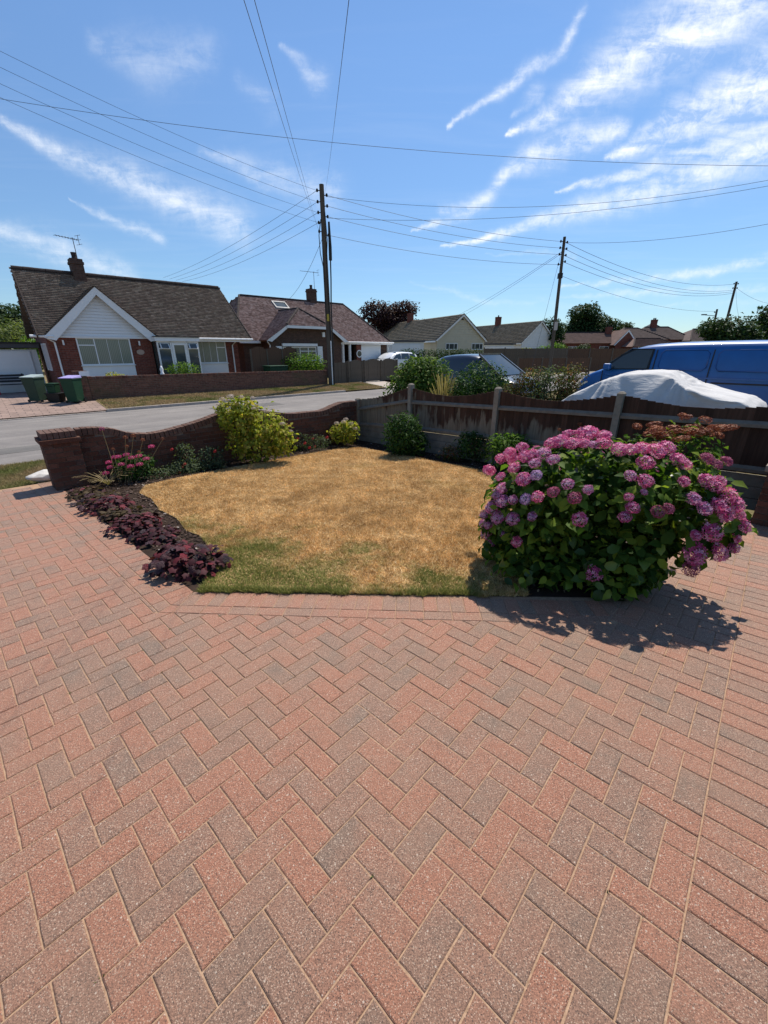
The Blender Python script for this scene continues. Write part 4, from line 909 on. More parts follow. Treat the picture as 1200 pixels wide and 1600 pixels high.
for i in range(7): link('flower_head', redh, t, loc=(r.uniform(-.45, .55), r.uniform(-.3, -.05), r.uniform(.08, .35)), scale=(.035,)*3)
t = shrub('rose_bush', 'grey-green rose with coral buds against the middle of the garden wall', 'plant', -3.55, 7.28, [(-.05, 0, .33, .16, .16, .2), (.35, .15, .22, .24, .2, .2), (.0, 0, .12, .3, .2, .12)], 800, .045, 'grey_leaf', .55, 'round', nst=14, seed=8)
for x, y, z in [(-.22, -.1, .42), (-.05, -.2, .12), (-.1, -.22, .03), (.5, 0, .36), (.02, -.22, .18)]: link('flower_head', redh, t, loc=(x, y, z), scale=(.03,)*3)
t = shrub('sedum_plant', 'bushy sedum with magenta flower heads behind the first heucheras', 'plant', -4.2, 6.62, [(0, 0, .22, .32, .24, .2), (.1, .05, .30, .24, .2, .14)], 800, .055, 'dark_leaf', .5, 'round', nst=10, seed=9)
for x, y, z in [(-.28, -.12, .34), (-.18, -.1, .42), (-.08, -.16, .44), (.02, -.1, .46), (.12, -.14, .42), (.22, -.1, .44), (.3, -.05, .38), (-.22, -.2, .28), (-.02, -.22, .33), (.12, -.22, .3), (.34, .1, .55), (-.32, -.2, .18), (.25, -.18, .32)]:
    link('flower_head', mag, t, loc=(x, y, z), scale=(.055, .055, .035))
shrub('ground_cover_plant', 'low grey-green ground cover spreading along the foot of the garden wall', 'plant', -3.75, 6.95, [(-.25, -.15, .07, .38, .2, .1), (.15, .2, .08, .38, .24, .1), (.5, .5, .06, .3, .22, .08)], 1500, .035, 'grey_leaf', .6, 'round', nst=0, seed=10)
# dried allium stalks and the arching grass tuft
t = thing('allium_plant', 'dried allium stalks with round brown seed heads in front of the garden wall', 'plant', (-4.30, 6.40, gz(-4.3, 6.4)))
dry = mophead(M['rust_petal'], 12, 30); mauve = mophead(PET['d'], 14, 30)
for x, y, h, s, mm in [(-.12, .05, .86, .04, mauve), (.18, .1, .72, .035, dry), (.30, .12, .74, .038, dry), (.24, .0, .60, .03, dry), (.45, .1, .68, .033, dry), (.02, -.02, .56, .028, dry), (.66, .3, .66, .03, dry), (.38, .05, .5, .028, dry)]:
    sb = MB(); sb.tube([(x*.3, y*.3, 0), (x*.7, y*.7, h*.55), (x, y, h)], .004, 5); so = sb.build('stalk', M['straw'], t)
    link('seed_head', mm, so, loc=(x, y, h+s*.5), scale=(s, s, s))
t = thing('grass_clump', 'thin arching dry grass tuft beside the brick pillar foot', 'plant', (-4.42, 6.28, gz(-4.4, 6.3)))
gm_ = MB(); r = random.Random(9)
for i in range(70):
    an = r.uniform(0, 6.28); L_ = r.uniform(.25, .5); c_, s_ = math.cos(an), math.sin(an); w = .0035
    pts = [(c_*L_*f*.9, s_*L_*f*.9, L_*1.15*(f-.62*f*f)) for f in (0, .33, .66, 1)]
    vs = [(p[0]-s_*w, p[1]+c_*w, p[2]) for p in pts]+[(p[0]+s_*w, p[1]-c_*w, p[2]) for p in pts]
    gm_.add(vs, [(0, 1, 5, 4), (1, 2, 6, 5), (2, 3, 7, 6)])
gm_.build('grass_blades', M['straw'], t, kind='stuff')
# fence-side shrubs
shrub('evergreen_shrub', 'rounded glossy dark evergreen shrub in front of the first fence panels', 'bush', .42, 8.55, [(0, 0, .42, .42, .36, .36), (0, 0, .62, .34, .3, .28), (.1, 0, .25, .45, .35, .25)], 2300, .10, 'dark_leaf', .32, nst=14, seed=11, up=.2)
shrub('fern_plant', 'small brownish fern between the two dark fence shrubs', 'plant', 1.35, 7.95, [(0, 0, .16, .25, .18, .15)], 420, .075, 'red_leaf', .25, nst=6, seed=12)
shrub('evergreen_shrub', 'low dark shrub in deep shade below the third fence post', 'bush', 1.78, 7.85, [(0, 0, .30, .36, .28, .26), (-.1, 0, .42, .25, .2, .18)], 1100, .07, 'dark_leaf', .4, nst=8, seed=13)
shrub('peony_plant', 'bright leafy peony in front of the third fence post left of the big hydrangea', 'plant', 2.22, 7.05, [(0, 0, .36, .38, .30, .28), (-.05, 0, .5, .32, .28, .16), (.2, 0, .22, .3, .25, .2)], 1500, .105, 'bright_leaf', .28, nst=12, seed=14, stem='stem_green', droop=.4)
t = thing('allium_plant', 'thin dried allium stalks in front of the dark fence panel left of the hydrangea top', 'plant', (3.0, 6.55, gz(3., 6.5)))
for x, y, h, s in [(-.2, 0, .78, .03), (-.05, 0, .74, .03), (.12, 0, .86, .038), (.3, 0, .66, .03)]:
    sb = MB(); sb.tube([(x*.2, 0, 0), (x*.7, y*.7, h*.55), (x, y, h)], .004, 5); so = sb.build('stalk', M['straw'], t); link('seed_head', dry, so, loc=(x, y, h+s*.5), scale=(s, s, s))
# rust-coloured panicled shrub behind the hydrangea
t = shrub('spiraea_bush', 'shrub with flat rust-brown flower heads behind the right side of the pink hydrangea', 'bush', 3.45, 4.95, [(-.25, 0, .60, .45, .35, .34), (.25, 0, .72, .40, .35, .34), (.1, -.1, .4, .5, .35, .35)], 1700, .085, 'hyd_leaf', .5, 'round', nst=22, seed=16)
r = random.Random(12)
for i in range(46):
    x = r.uniform(-.75, .55); top = .95+.22*math.exp(-((x-.3)/.3)**2)+.12*math.exp(-((x+.25)/.18)**2)-max(0, -x-.35)*.55
    link('flower_head', rst, t, loc=(x, r.uniform(-.35, .15), top-abs(r.gauss(0, .12))), scale=(r.uniform(.06, .10), r.uniform(.06, .10), .042), rot=(r.uniform(-.4, .4), r.uniform(-.4, .4), r.uniform(0, 6)))
# behind the fence
def fb(name, label, cat, u, v, z, *a, **k):
    p = UV(u, v); return shrub(name, label, cat, p.x, p.y, *a, z=z, **k)
shrub('garden_bush', 'big round leafy bush just beyond the first fence post', 'bush', 1.0, 11.9, [(0, 0, 1.3, .72, .6, .70), (-.3, 0, .9, .72, .5, .75), (.35, 0, 1.45, .5, .45, .52), (-.1, 0, 1.6, .45, .4, .42)], 6500, .105, 'mid_leaf', .45, z=-.42, nst=14, seed=20, sr=.014)
shrub('laurel_bush', 'dense rounded laurel bush beyond the fence in front of the dark car', 'bush', 2.45, 10.9, [(0, 0, 1.28, .70, .6, .62), (.3, 0, 1.2, .52, .5, .55), (-.3, 0, 1.1, .5, .5, .55), (0, 0, .8, .78, .6, .6)], 4600, .095, 'dark_leaf', .45, z=-.4, nst=12, seed=21, sr=.014)
shrub('golden_shrub', 'small bright yellow shrub behind the fence between two green bushes', 'bush', 1.42, 10.2, [(0, 0, .82, .30, .25, .25), (-.35, .1, .7, .25, .2, .2)], 600, .065, 'gold_leaf', .6, 'round', z=-.4, nst=6, seed=22)
t = thing('grass_clump', 'tall feathery dry grass stems rising behind the fence', 'plant', (1.55, 10.9, -.4)); gm_ = MB(); r = random.Random(19)
for i in range(120):
    an = r.uniform(0, 6.28); L_ = r.uniform(1.1, 1.75); q = r.uniform(.05, .38); c_, s_ = math.cos(an), math.sin(an); w = .006
    pts = [(c_*q*f*f, s_*q*f*f, L_*f*(1-.08*f)) for f in (0, .4, .75, 1)]
    vs = [(p[0]-w, p[1], p[2]) for p in pts]+[(p[0]+w, p[1], p[2]) for p in pts]; gm_.add(vs, [(0, 1, 5, 4), (1, 2, 6, 5), (2, 3, 7, 6)])
gm_.build('grass_blades', M['straw'], t, kind='stuff')
for i, (x, y, h, mt_, lb) in enumerate([(3.05, 10.0, 1.35, 'red_leaf', 'upright reddish shrub behind the fence at the front of the dark car'), (3.42, 9.7, 1.5, 'red_leaf', 'tall thin red-stemmed shrub behind the fence, left of the leaning wooden pole'), (3.72, 9.45, 1.55, 'grey_leaf', 'loose grey-green shrub behind the fence below the leaning wooden pole'), (3.90, 9.25, 1.6, 'red_leaf', 'reddish seeding shrub behind the fence next to the covered car')]):
    bl = [(r.uniform(-.25, .25), r.uniform(-.2, .2), h*f, .27, .25, .24) for f in (.4, .55, .7, .85, 1.0) for _ in range(2)]
    bl.append((0, 0, .75, .42, .35, .5))
    shrub('tall_shrub', lb, 'bush', x, y, bl, 3000, .068, mt_, .4, z=-.36, nst=22, seed=23+i, sr=.007, shell=.2)
    if mt_ == 'red_leaf':
        pass

# ------------------------------------------------------------ house parts
def slope(parent, pts, mat, tw=.165, gauge=.10, under=None, thick=.05, name='roof_slope'):
    """one roof slope: a slab plus overlapping tiles laid in courses inside its outline"""
    pts = [Vector(p) for p in pts]; n = Vector((0, 0, 0))
    for i in range(len(pts)): n += pts[i].cross(pts[(i+1) % len(pts)])
    n.normalize()
    if n.z < 0: n = -n
    e = Vector((0, 0, 1)).cross(n).normalized(); s = n.cross(e)
    o = pts[0]; poly = [((p-o).dot(e), (p-o).dot(s)) for p in pts]
    mb = MB(); k = len(pts); mb.add([p for p in pts]+[p-n*thick for p in pts], [tuple(range(k)), tuple(range(2*k-1, k-1, -1))]+[(i, k+i, k+(i+1) % k, (i+1) % k) for i in range(k)])
    sl_ = mb.build(name, under or mat, parent)
    a = np.array(poly); lo, hi = a.min(0), a.max(0)
    nr = int((hi[1]-lo[1])/gauge)+1; nc = int((hi[0]-lo[0])/tw)+2
    V = []; 
    R_, C_ = np.meshgrid(np.arange(nr), np.arange(nc), indexing='ij'); x = lo[0]+(C_+.5*(R_ % 2)-.5)*tw; y = lo[1]+R_*gauge
    x = x.ravel(); y = y.ravel(); cen = np.column_stack([x+tw/2, y+gauge/2]); k_ = inpoly(cen, poly); x, y = x[k_], y[k_]; m_ = len(x)
    if not m_: return sl_
    j = rng.normal(0, .003, m_); g = .003
    E_, S_, N_ = np.array(e), np.array(s), np.array(n); O_ = np.array(o)
    def pt(xx, yy, h): return O_+xx[:, None]*E_+yy[:, None]*S_+np.asarray(h)[:, None]*N_
    th = min(.022, gauge*.16)+.006
    A = pt(x+g, y-.004+j, np.full(m_, th)+j); B = pt(x+tw-g, y-.004+j, np.full(m_, th)+j*.5); C2 = pt(x+tw-g, y+gauge+.012, np.full(m_, .006)); D2 = pt(x+g, y+gauge+.012, np.full(m_, .006))
    A2 = pt(x+g, y-.004+j, np.full(m_, .0)); B2 = pt(x+tw-g, y-.004+j, np.full(m_, .0))
    VV = np.stack([A, B, C2, D2, A2, B2], 1).reshape(-1, 3); F = (np.arange(m_)[:, None, None]*6+np.array([[0, 1, 2, 3], [4, 5, 1, 0]])[None]).reshape(-1, 4)
    t = link('roof_tiles', mesh_np('roof_tiles', VV, F, mat), sl_, kind='stuff'); return sl_
def window(parent, x0, x1, z0, z1, y, vs=(), hs=(), glass='glass', fr=.055, name='window', mullw=.045, rot=None, sill=True, vent=None):
    """frame with panes; wall faces -y"""
    mb = MB(); d0, d1 = y-.035, y+.02
    xs = [x0]+sorted(vs)+[x1]
    mb.box(x0, x1, d0, d1, z0, z0+fr); mb.box(x0, x1, d0, d1, z1-fr, z1); mb.box(x0, x0+fr, d0, d1, z0+fr, z1-fr); mb.box(x1-fr, x1, d0, d1, z0+fr, z1-fr)
    for v in vs: mb.box(v-mullw/2, v+mullw/2, d0+.004, d1, z0+fr, z1-fr)
    for (a, b, z) in hs: mb.box(a, b, d0+.006, d1, z-mullw/2, z+mullw/2)
    if sill: mb.box(x0-.04, x1+.04, d0-.05, d1-.002, z0-.035, z0-.001)
    w = mb.build(name, M['upvc'], parent)
    for a, b in zip(xs[:-1], xs[1:]):
        MB().box(a+.01, b-.01, y-.012, y+.008, z0+.02, z1-.02).build('pane', M[glass], w)
    return w
def aerial(parent, p, h=1.1, L_=1.1, yaw=.4, name='tv_aerial'):
    mb = MB(); p = Vector(p); top = p+Vector((0, 0, h)); mb.tube([p, top], .016, 6)
    d = Vector((math.cos(yaw), math.sin(yaw), 0)); b0 = top-d*L_*.25+Vector((0, 0, -.05)); b1 = top+d*L_*.75+Vector((0, 0, -.05)); mb.tube([b0, b1], .012, 5)
    q = Vector((-d.y, d.x, 0))
    for i in range(9): c = b0.lerp(b1, i/8); l = .2-.09*i/8; mb.tube([c-q*l, c+q*l], .007, 4)
    for s in (-.18, .18): mb.tube([b0+Vector((0, 0, s))-q*.22, b0+Vector((0, 0, s))+q*.22], .008, 4)
    mb.tube([b0-Vector((0, 0, .2)), b0+Vector((0, 0, .2))], .01, 4)
    return mb.build(name, M['lead'], parent)
def chimney(parent, x, y, w, d, z0, z1, mat='hbrick2', pots=1, cowl=True):
    mb = MB(); mb.box(x-w/2, x+w/2, y-d/2, y+d/2, z0, z1-.22); mb.box(x-w/2-.035, x+w/2+.035, y-d/2-.035, y+d/2+.035, z1-.22, z1-.12); mb.box(x-w/2-.005, x+w/2+.005, y-d/2-.005, y+d/2+.005, z1-.12, z1)
    c = mb.build('chimney', M[mat], parent)
    for i in range(pots):
        px = x+(i-(pots-1)/2)*.3
        pb = MB(); pb.tube([(px, y, z1), (px, y, z1+.12), (px, y, z1+.28)], [.13, .10, .115], 10); pb.build('chimney_pot', M['ridge'], c)
    return c
def plate(parent, name, pts, mat, th=.03, axis=None):
    pts = [Vector(p) for p in pts]; n = (pts[1]-pts[0]).cross(pts[2]-pts[0]).normalized()*th; k = len(pts); mb = MB()
    mb.add(pts+[p+n for p in pts], [tuple(range(k))[::-1], tuple(range(k, 2*k))]+[(i, (i+1) % k, k+(i+1) % k, k+i) for i in range(k)]); return mb.build(name, mat, parent)

# ---- the white-gabled bungalow
def UVr(u, v, z=0): return UV(u, v, z)
h1 = thing('bungalow', 'brown-tiled brick bungalow with a white boarded front gable and glazed porch', 'house', UV(0, 0, 0), UROT)
X0, X1, YF, YR, YB = 2.35, 11.35, 23.8, 25.9, 28.0
EZ, RZ = 2.42, 5.14
w = MB(); w.box(X0+.15, X1-.15, YF+.3, YB, -.2, EZ-.02); w.box(X0+.15, 6.62, YF, YF+.3, -.2, EZ-.02)
w.add([(X0+.15, YF+.1, EZ-.02), (X0+.15, YB, EZ-.02), (X0+.15, YR, RZ-.22), (X0+.35, YF+.1, EZ-.02), (X0+.35, YB, EZ-.02), (X0+.35, YR, RZ-.22)], [(0, 2, 1), (3, 4, 5), (0, 3, 5, 2), (1, 2, 5, 4), (0, 1, 4, 3)])
w.add([(X1-.35, YF+.3, EZ-.02), (X1-.35, YB, EZ-.02), (X1-.35, YR, RZ-.22), (X1-.15, YF+.3, EZ-.02), (X1-.15, YB, EZ-.02), (X1-.15, YR, RZ-.22)], [(0, 2, 1), (3, 4, 5), (0, 3, 5, 2), (1, 2, 5, 4), (0, 1, 4, 3)])
w.build('wall', M['hbrick'], h1)
roof = link('roof', MB().box(X0, X1, YR-.03, YR+.03, RZ-.25, RZ-.1).mesh('roof', M['dark']), h1)
GX0, GX1, GA_, GZ = 2.38, 6.95, 4.67, 4.42
yi = 23.45+(GZ-(EZ-.02))/(RZ-EZ+.02)*(YR-23.45)
slope(roof, [(2.2, 23.45, EZ-.02), (2.42, 23.45, EZ-.02), (GA_, yi, GZ), (6.90, 23.45, EZ-.02), (11.75, 23.45, EZ-.02), (11.3, YR, RZ), (2.2, YR, RZ)], M['tile1'])
slope(roof, [(2.2, YB+.2, EZ-.02), (2.2, YR, RZ), (11.3, YR, RZ), (11.75, YB+.2, EZ-.02)], M['tile1'], gauge=.2, tw=.33)
rb_ = MB()
for i in range(23): x = 2.2+i*.396; rb_.tube([(x, YR, RZ+.0), (x+.385, YR, RZ+.0)], .10+.004*(i % 2), 10)
o = rb_.build('ridge_tiles', M['ridge'], roof); o['kind'] = 'stuff'
# gable wing: feet 2.43..6.9, apex 4.67
GX0, GX1, GA_, GZ = 2.38, 6.95, 4.67, 4.42
ys = YF-.32; yi = 23.45+(GZ-(EZ-.02))/(RZ-EZ+.02)*(YR-23.45)
slope(roof, [(GX0, ys, EZ-.08), (GA_, ys, GZ), (GA_, yi, GZ), (GX0, 23.5, EZ-.08)], M['tile1'])
slope(roof, [(GX1, ys, EZ-.08), (GX1, 23.5, EZ-.08), (GA_, yi, GZ), (GA_, ys, GZ)], M['tile1'])
for nm, xa in (('barge_board', GX0), ('barge_board', GX1)):
    d = Vector((GA_-xa, 0, GZ-EZ+.08)).normalized(); k = Vector((0, 0, -.28))
    A = Vector((xa, ys-.005, EZ-.11)); B = Vector((GA_, ys-.005, GZ-.03))
    pts = [A, B, B+k*1.1, A+k*.35+Vector(((.42 if xa < GA_ else -.42), 0, -.02))]
    if xa > GA_: pts = pts[::-1]
    plate(roof, nm, pts, M['upvc'], .03)
# white boards of the gable
gz0 = EZ-.02; mbp = None; nb_ = 13; hh = (GZ-.35-gz0)/nb_
for i in range(nb_):
    z0 = gz0+i*hh; z1 = z0+hh-.006
    def xw(z): f = (z-gz0)/(GZ-.02-gz0); return (2.62+(GA_-2.62)*f, 6.7+(GA_-6.7)*f)
    a0, b0 = xw(z0); a1, b1 = xw(z1)
    MB().add([(a0, YF-.05, z0), (b0, YF-.05, z0), (b1, YF-.03, z1), (a1, YF-.03, z1), (a0, YF+.02, z0), (b0, YF+.02, z0), (b1, YF+.02, z1), (a1, YF+.02, z1)], [(0, 1, 2, 3), (4, 7, 6, 5), (0, 4, 5, 1), (3, 2, 6, 7), (0, 3, 7, 4), (1, 5, 6, 2)]).build('gable_board', M['upvc'], h1)
MB().box(2.6, 6.72, YF-.09, YF+.0, EZ-.10, EZ-.025).build('gable_trim', M['upvc'], h1)
# verge, fascia, gutter, downpipes
MB().bar((2.2, 23.4, EZ-.07), (2.2, YR, RZ-.05), .05, .14).build('verge_trim', M['ridge'], h1)
MB().bar((11.77, 23.4, EZ-.07), (11.32, YR, RZ-.05), .05, .10).build('verge_trim', M['ridge'], h1)
MB().box(7.0, 11.7, 23.44, 23.47, EZ-.19, EZ-.045).build('fascia', M['upvc'], h1)
MB().tube([(6.95, 23.37, EZ-.06), (11.8, 23.37, EZ-.06)], .055, 8).build('gutter', M['upvc'], h1)
MB().tube([(1.95, 23.5, EZ-.06), (2.75, 23.5, EZ-.06)], .055, 8).build('gutter', M['upvc'], h1)
MB().tube([(2.45, 23.45, EZ-.1), (2.75, 23.70, EZ-.3), (2.75, 23.72, 0)], .036, 8).build('downpipe', M['upvc'], h1)
MB().tube([(10.9, 23.45, EZ-.1), (10.85, 24.02, EZ-.35), (10.85, 24.03, 0)], .036, 8).build('downpipe', M['upvc'], h1)
# side wall window frames
for y0 in (24.4, 25.3): MB().box(X0+.10, X0+.16, y0, y0+.06, .95, 2.1).box(X0+.10, X0+.16, y0+.5, y0+.56, .95, 2.1).box(X0+.10, X0+.16, y0+.06, y0+.5, .95, 1.01).box(X0+.10, X0+.16, y0+.06, y0+.5, 2.04, 2.1).build('side_window', M['upvc'], h1)
window(h1, 3.54, 5.68, 1.16, 2.34, YF, vs=(4.22,), hs=((3.59, 4.20, 2.02),), glass='curtain')
for x in (4.72, 5.2): MB().box(x-.008, x+.008, YF-.018, YF-.013, 1.22, 2.28).build('glazing_bar', M['upvc'], h1)
MB().box(3.54, 5.68, YF-.03, YF-.002, .45, 1.12).build('apron_panel', M['upvc'], h1)
window(h1, 8.78, 10.48, 1.14, 2.28, YF+.3, vs=(9.95,), hs=((9.97, 10.43, 1.95),), glass='curtain')
for x in (9.2, 9.58): MB().box(x-.008, x+.008, YF+.282, YF+.287, 1.2, 2.22).build('glazing_bar', M['upvc'], h1)
MB().box(8.78, 10.48, YF+.27, YF+.298, .45, 1.10).build('apron_panel', M['upvc'], h1)
# porch
pc = link('porch', MB().box(6.62, 8.72, 23.1, 24.1, 2.22, 2.40).box(6.68, 8.66, 23.2, 24.1, -.1, .5).mesh('porch', M['upvc']), h1)
MB().box(6.66, 8.68, 23.17, 24.08, -.1, .55).build('porch_base', M['hbrick'], pc); MB().box(6.6, 8.74, 23.05, 24.1, 2.402, 2.44).build('porch_roof', M['dark'], pc)
wb = MB()
for x in (6.68, 7.28, 8.06, 8.60): wb.box(x, x+.07, 23.2, 23.27, .55, 2.22)
wb.box(6.75, 7.28, 23.2, 23.27, .55, .62); wb.box(8.13, 8.60, 23.2, 23.27, .55, .62); wb.box(6.75, 7.28, 23.2, 23.27, 1.85, 1.91); wb.box(8.13, 8.60, 23.2, 23.27, 1.85, 1.91); wb.box(6.75, 8.6, 23.2, 23.27, 2.15, 2.22)
wb.build('porch_frame', M['upvc'], pc)
MB().box(6.75, 8.6, 23.225, 23.24, .62, 2.16).build('porch_glass', M['glass'], pc)
MB().box(6.68, 6.70, 23.27, 24.1, .55, 2.2).build('porch_side_glass', M['glass'], pc)
wb = MB(); wb.box(7.36, 7.46, 23.19, 23.26, .1, 2.14).box(7.95, 8.05, 23.19, 23.26, .1, 2.14).box(7.46, 7.95, 23.19, 23.26, 2.04, 2.14).box(7.46, 7.95, 23.19, 23.26, .1, .62); dr = wb.build('porch_door', M['upvc'], pc)
MB().tube([(7.41, 23.16, 1.05), (7.41, 23.16, 1.2)], .015, 6).build('door_handle', M['black'], pc)
for x in (6.80, 8.15):   # top lights hanging open
    plate(pc, 'top_light', [(x, 23.18, 2.12), (x+.42, 23.18, 2.12), (x+.42, 23.02, 1.88), (x, 23.02, 1.88)], M['upvc'], .025)
    plate(pc, 'top_light_pane', [(x+.05, 23.145, 2.10), (x+.37, 23.145, 2.10), (x+.37, 23.01, 1.91), (x+.05, 23.01, 1.91)], M['glass'], .012)
for x in (3.05, 6.05): MB().tube([(x, YF-.12, 2.22), (x, YF-.12, 2.02)], .035, 8).box(x-.02, x+.02, YF-.12, YF, 2.05, 2.1).build('wall_lamp', M['upvc'], h1)
pq = MB(); pq.add([(6.05+.17*math.cos(a), YF-.02, 1.72+.12*math.sin(a)) for a in np.linspace(0, 6.283, 20, endpoint=False)]+[(6.05+.17*math.cos(a), YF+.0, 1.72+.12*math.sin(a)) for a in np.linspace(0, 6.283, 20, endpoint=False)], [tuple(range(20))[::-1]]+[(i, (i+1) % 20, 20+(i+1) % 20, 20+i) for i in range(20)])
pq.build('oval_plaque', simple('plaque', (.45, .33, .26, 1), .6), h1)
ch = chimney(roof, 4.62, YR, .48, .6, RZ-.6, 5.75); aerial(h1, (4.75, YR+.1, 5.7), .95, 1.0, 3.5)

# ---- garage left of it
gr = thing('garage', 'low white-doored flat-roofed garage at the left edge behind the wheelie bins', 'garage', UV(0, 0, 0), UROT)
MB().box(-1.6, 2.25, 26.06, 31, -.1, 1.85).build('wall', M['white_render'], gr); MB().box(-1.75, 2.38, 25.85, 31.1, 1.92, 2.10).build('roof_fascia', M['lead'], gr); MB().box(-1.78, 2.42, 25.8, 31.2, 2.102, 2.16).build('roof', M['dark'], gr)
g = MB(); g.box(-1.0, 2.0, 26.0, 26.05, -.05, 1.8); gd = g.build('garage_door', M['upvc'], gr)
for i in range(7): MB().box(-.98, 1.98, 25.985, 25.999, -.02+i*.255, .222+i*.255).build('door_slat', M['upvc'], gd)
bn = thing('garden_bench', 'dark slatted garden bench standing before the white garage door', 'bench', UV(.75, 25.2, -.02), UROT)
for i in range(3): MB().box(-.75, .75, -.1+i*.14, .0+i*.14, .40, .43).build('seat_slat', M['dark'], bn)
for i in range(3): MB().box(-.75, .75, .33, .355, .5+i*.12, .59+i*.12).build('back_slat', M['dark'], bn)
for x in (-.7, .66):
    for y in (-.08, .3): MB().box(x, x+.05, y, y+.05, 0, .40 if y < 0 else .86).build('leg', M['dark'], bn)
MB().prism([(-.16, 0), (.16, 0), (.13, .28), (.0, .34), (-.12, .26)], 'y', -.1, .1).build('bag', M['red'], None, loc=UV(.35, 24.8, -.02), rot=(0, 0, UROT), bevel=.03, label='small red bag on the paving beside the dark bench', category='bag')

# ---- dwarf front wall of the bungalow
dw = thing('front_wall', 'long low brick garden wall across the road in front of the bungalow', 'wall', UV(0, 0, 0), UROT)
def dwz(u): return .82-.008*(u-3)
mb = MB(); mb.add([(3.1, 20.4, -.3), (14.7, 20.4, -.3), (14.7, 20.62, -.3), (3.1, 20.62, -.3), (3.1, 20.4, dwz(3.1)-.10), (14.7, 20.4, dwz(14.7)-.10), (14.7, 20.62, dwz(14.7)-.10), (3.1, 20.62, dwz(3.1)-.10)], [(0, 3, 2, 1), (4, 5, 6, 7), (0, 1, 5, 4), (1, 2, 6, 5), (2, 3, 7, 6), (3, 0, 4, 7)]); mb.build('wall_body', M['dwarf'], dw)
mb = MB(); r = random.Random(2)
for i in range(153): u = 3.1+i*.0758; z = dwz(u)+r.uniform(-.006, .006); mb.box(u+.005, u+.071, 20.388, 20.632, z-.10, z)
mb2 = mb.build('coping_bricks', brick_obj_mat('coping_far', [(0, (.10, .05, .038, 1)), (.5, (.19, .085, .06, 1)), (1, (.15, .10, .08, 1))], 'island'), dw); mb2['kind'] = 'stuff'
MB().box(2.72, 3.08, 20.33, 20.69, -.3, .98).build('end_pier', M['dwarf'], dw); MB().box(2.68, 3.12, 20.29, 20.73, .982, 1.04).build('pier_cap', M['gcope'], dw)
MB().box(2.85, 3.18, 20.25, 20.28, .86, 1.03).build('sign_plate', M['upvc'], dw)
sg = MB(); sg.tube([(0, 0, 0), (0, 0, .06), (0, 0, .1), (0, 0, .22), (0, 0, .3), (0, 0, .36)], [.09, .08, .05, .075, .045, .02], 10); sg.build('garden_ornament', M['upvc'], None, True, loc=UV(5.9, 20.5, dwz(5.9)), label='small pale ornament standing on the low front wall before the porch', category='ornament')
def uvshrub(name, label, cat, u, v, z, blobs, *a, **k): p = UV(u, v); return shrub(name, label, cat, p.x, p.y, blobs, *a, z=z, **k)
uvshrub('clipped_bush', 'rounded clipped bush in front of the glazed porch', 'bush', 7.3, 21.9, -.05, [(0, 0, .95, .75, .6, .38), (0, 0, .6, .6, .5, .5)], 1500, .10, 'bright_leaf', nst=6, seed=41, sr=.02)
uvshrub('rounded_bush', 'large round green bush behind the low wall left of the near pole', 'bush', 14.2, 22.2, -.05, [(0, 0, 1.0, 1.35, .9, .72), (-.4, 0, .9, .9, .8, .6), (.5, 0, 1.05, .8, .7, .6)], 2600, .14, 'bright_leaf', nst=6, seed=42, sr=.02)
uvshrub('yellow_plant', 'yellowish low plants showing over the wall under the gable window', 'plant', 4.35, 21.6, -.05, [(-.2, 0, .75, .3, .2, .22), (.2, 0, .7, .3, .2, .2)], 420, .09, 'lime_leaf', nst=4, seed=43)

# ---- the second bungalow (hipped, half-hipped wing, porch with columns, garage)
h2 = thing('bungalow', 'reddish-tiled hipped bungalow with a half-hipped wing and white garage door', 'house', UV(0, 0, 0), UROT)
w = MB(); w.box(12.6, 19.9, 26.3, 33.5, -.1, 2.32); w.box(13.9, 19.55, 25.25, 26.3, -.1, 2.32); w.box(21.7, 22.15, 26.2, 26.5, -.1, 2.32); w.box(24.35, 25.0, 26.2, 33.5, -.1, 2.32); w.box(20.0, 25.0, 28.0, 33.5, -.1, 2.31)
w.add([(13.75, 25.25, 2.32), (19.65, 25.25, 2.32), (18.4, 25.25, 3.28), (15.0, 25.25, 3.28), (13.75, 25.45, 2.32), (19.65, 25.45, 2.32), (18.4, 25.45, 3.28), (15.0, 25.45, 3.28)], [(0, 1, 2, 3), (7, 6, 5, 4), (0, 4, 5, 1), (2, 6, 7, 3), (1, 5, 6, 2), (0, 3, 7, 4)])
w.build('wall', M['hbrick2'], h2)
roof2 = link('roof', MB().box(14.8, 23.5, 29.97, 30.03, 5.1, 5.25).mesh('roof', M['dark']), h2)
RL, RR_ = (14.5, 30, 5.36), (23.55, 30, 5.36)
slope(roof2, [(12.0, 25.95, 2.38), (25.3, 25.95, 2.38), RR_, RL], M['tile2'])
slope(roof2, [(25.3, 25.95, 2.38), (25.3, 34, 2.38), RR_], M['tile2'], gauge=.15, tw=.25)
slope(roof2, [(12.0, 34, 2.38), (12.0, 25.95, 2.38), RL], M['tile2'], gauge=.15, tw=.25)
slope(roof2, [(25.3, 34, 2.38), (12.0, 34, 2.38), RL, RR_], M['tile2'], gauge=.3, tw=.5)
AP = (16.75, 26.2, 4.42); yb_ = 25.95+(4.42-2.38)/(5.36-2.38)*(30-25.95)
slope(roof2, [(13.55, 24.9, 2.40), (15.0, 24.9, 3.30), AP, (16.75, yb_, 4.42), (13.55, 26.0, 2.40)], M['tile2'])
slope(roof2, [(19.9, 26.0, 2.40), (16.75, yb_, 4.42), AP, (18.45, 24.9, 3.30), (19.9, 24.9, 2.40)], M['tile2'])
slope(roof2, [(15.0, 24.9, 3.30), (18.45, 24.9, 3.30), AP], M['tile2'])
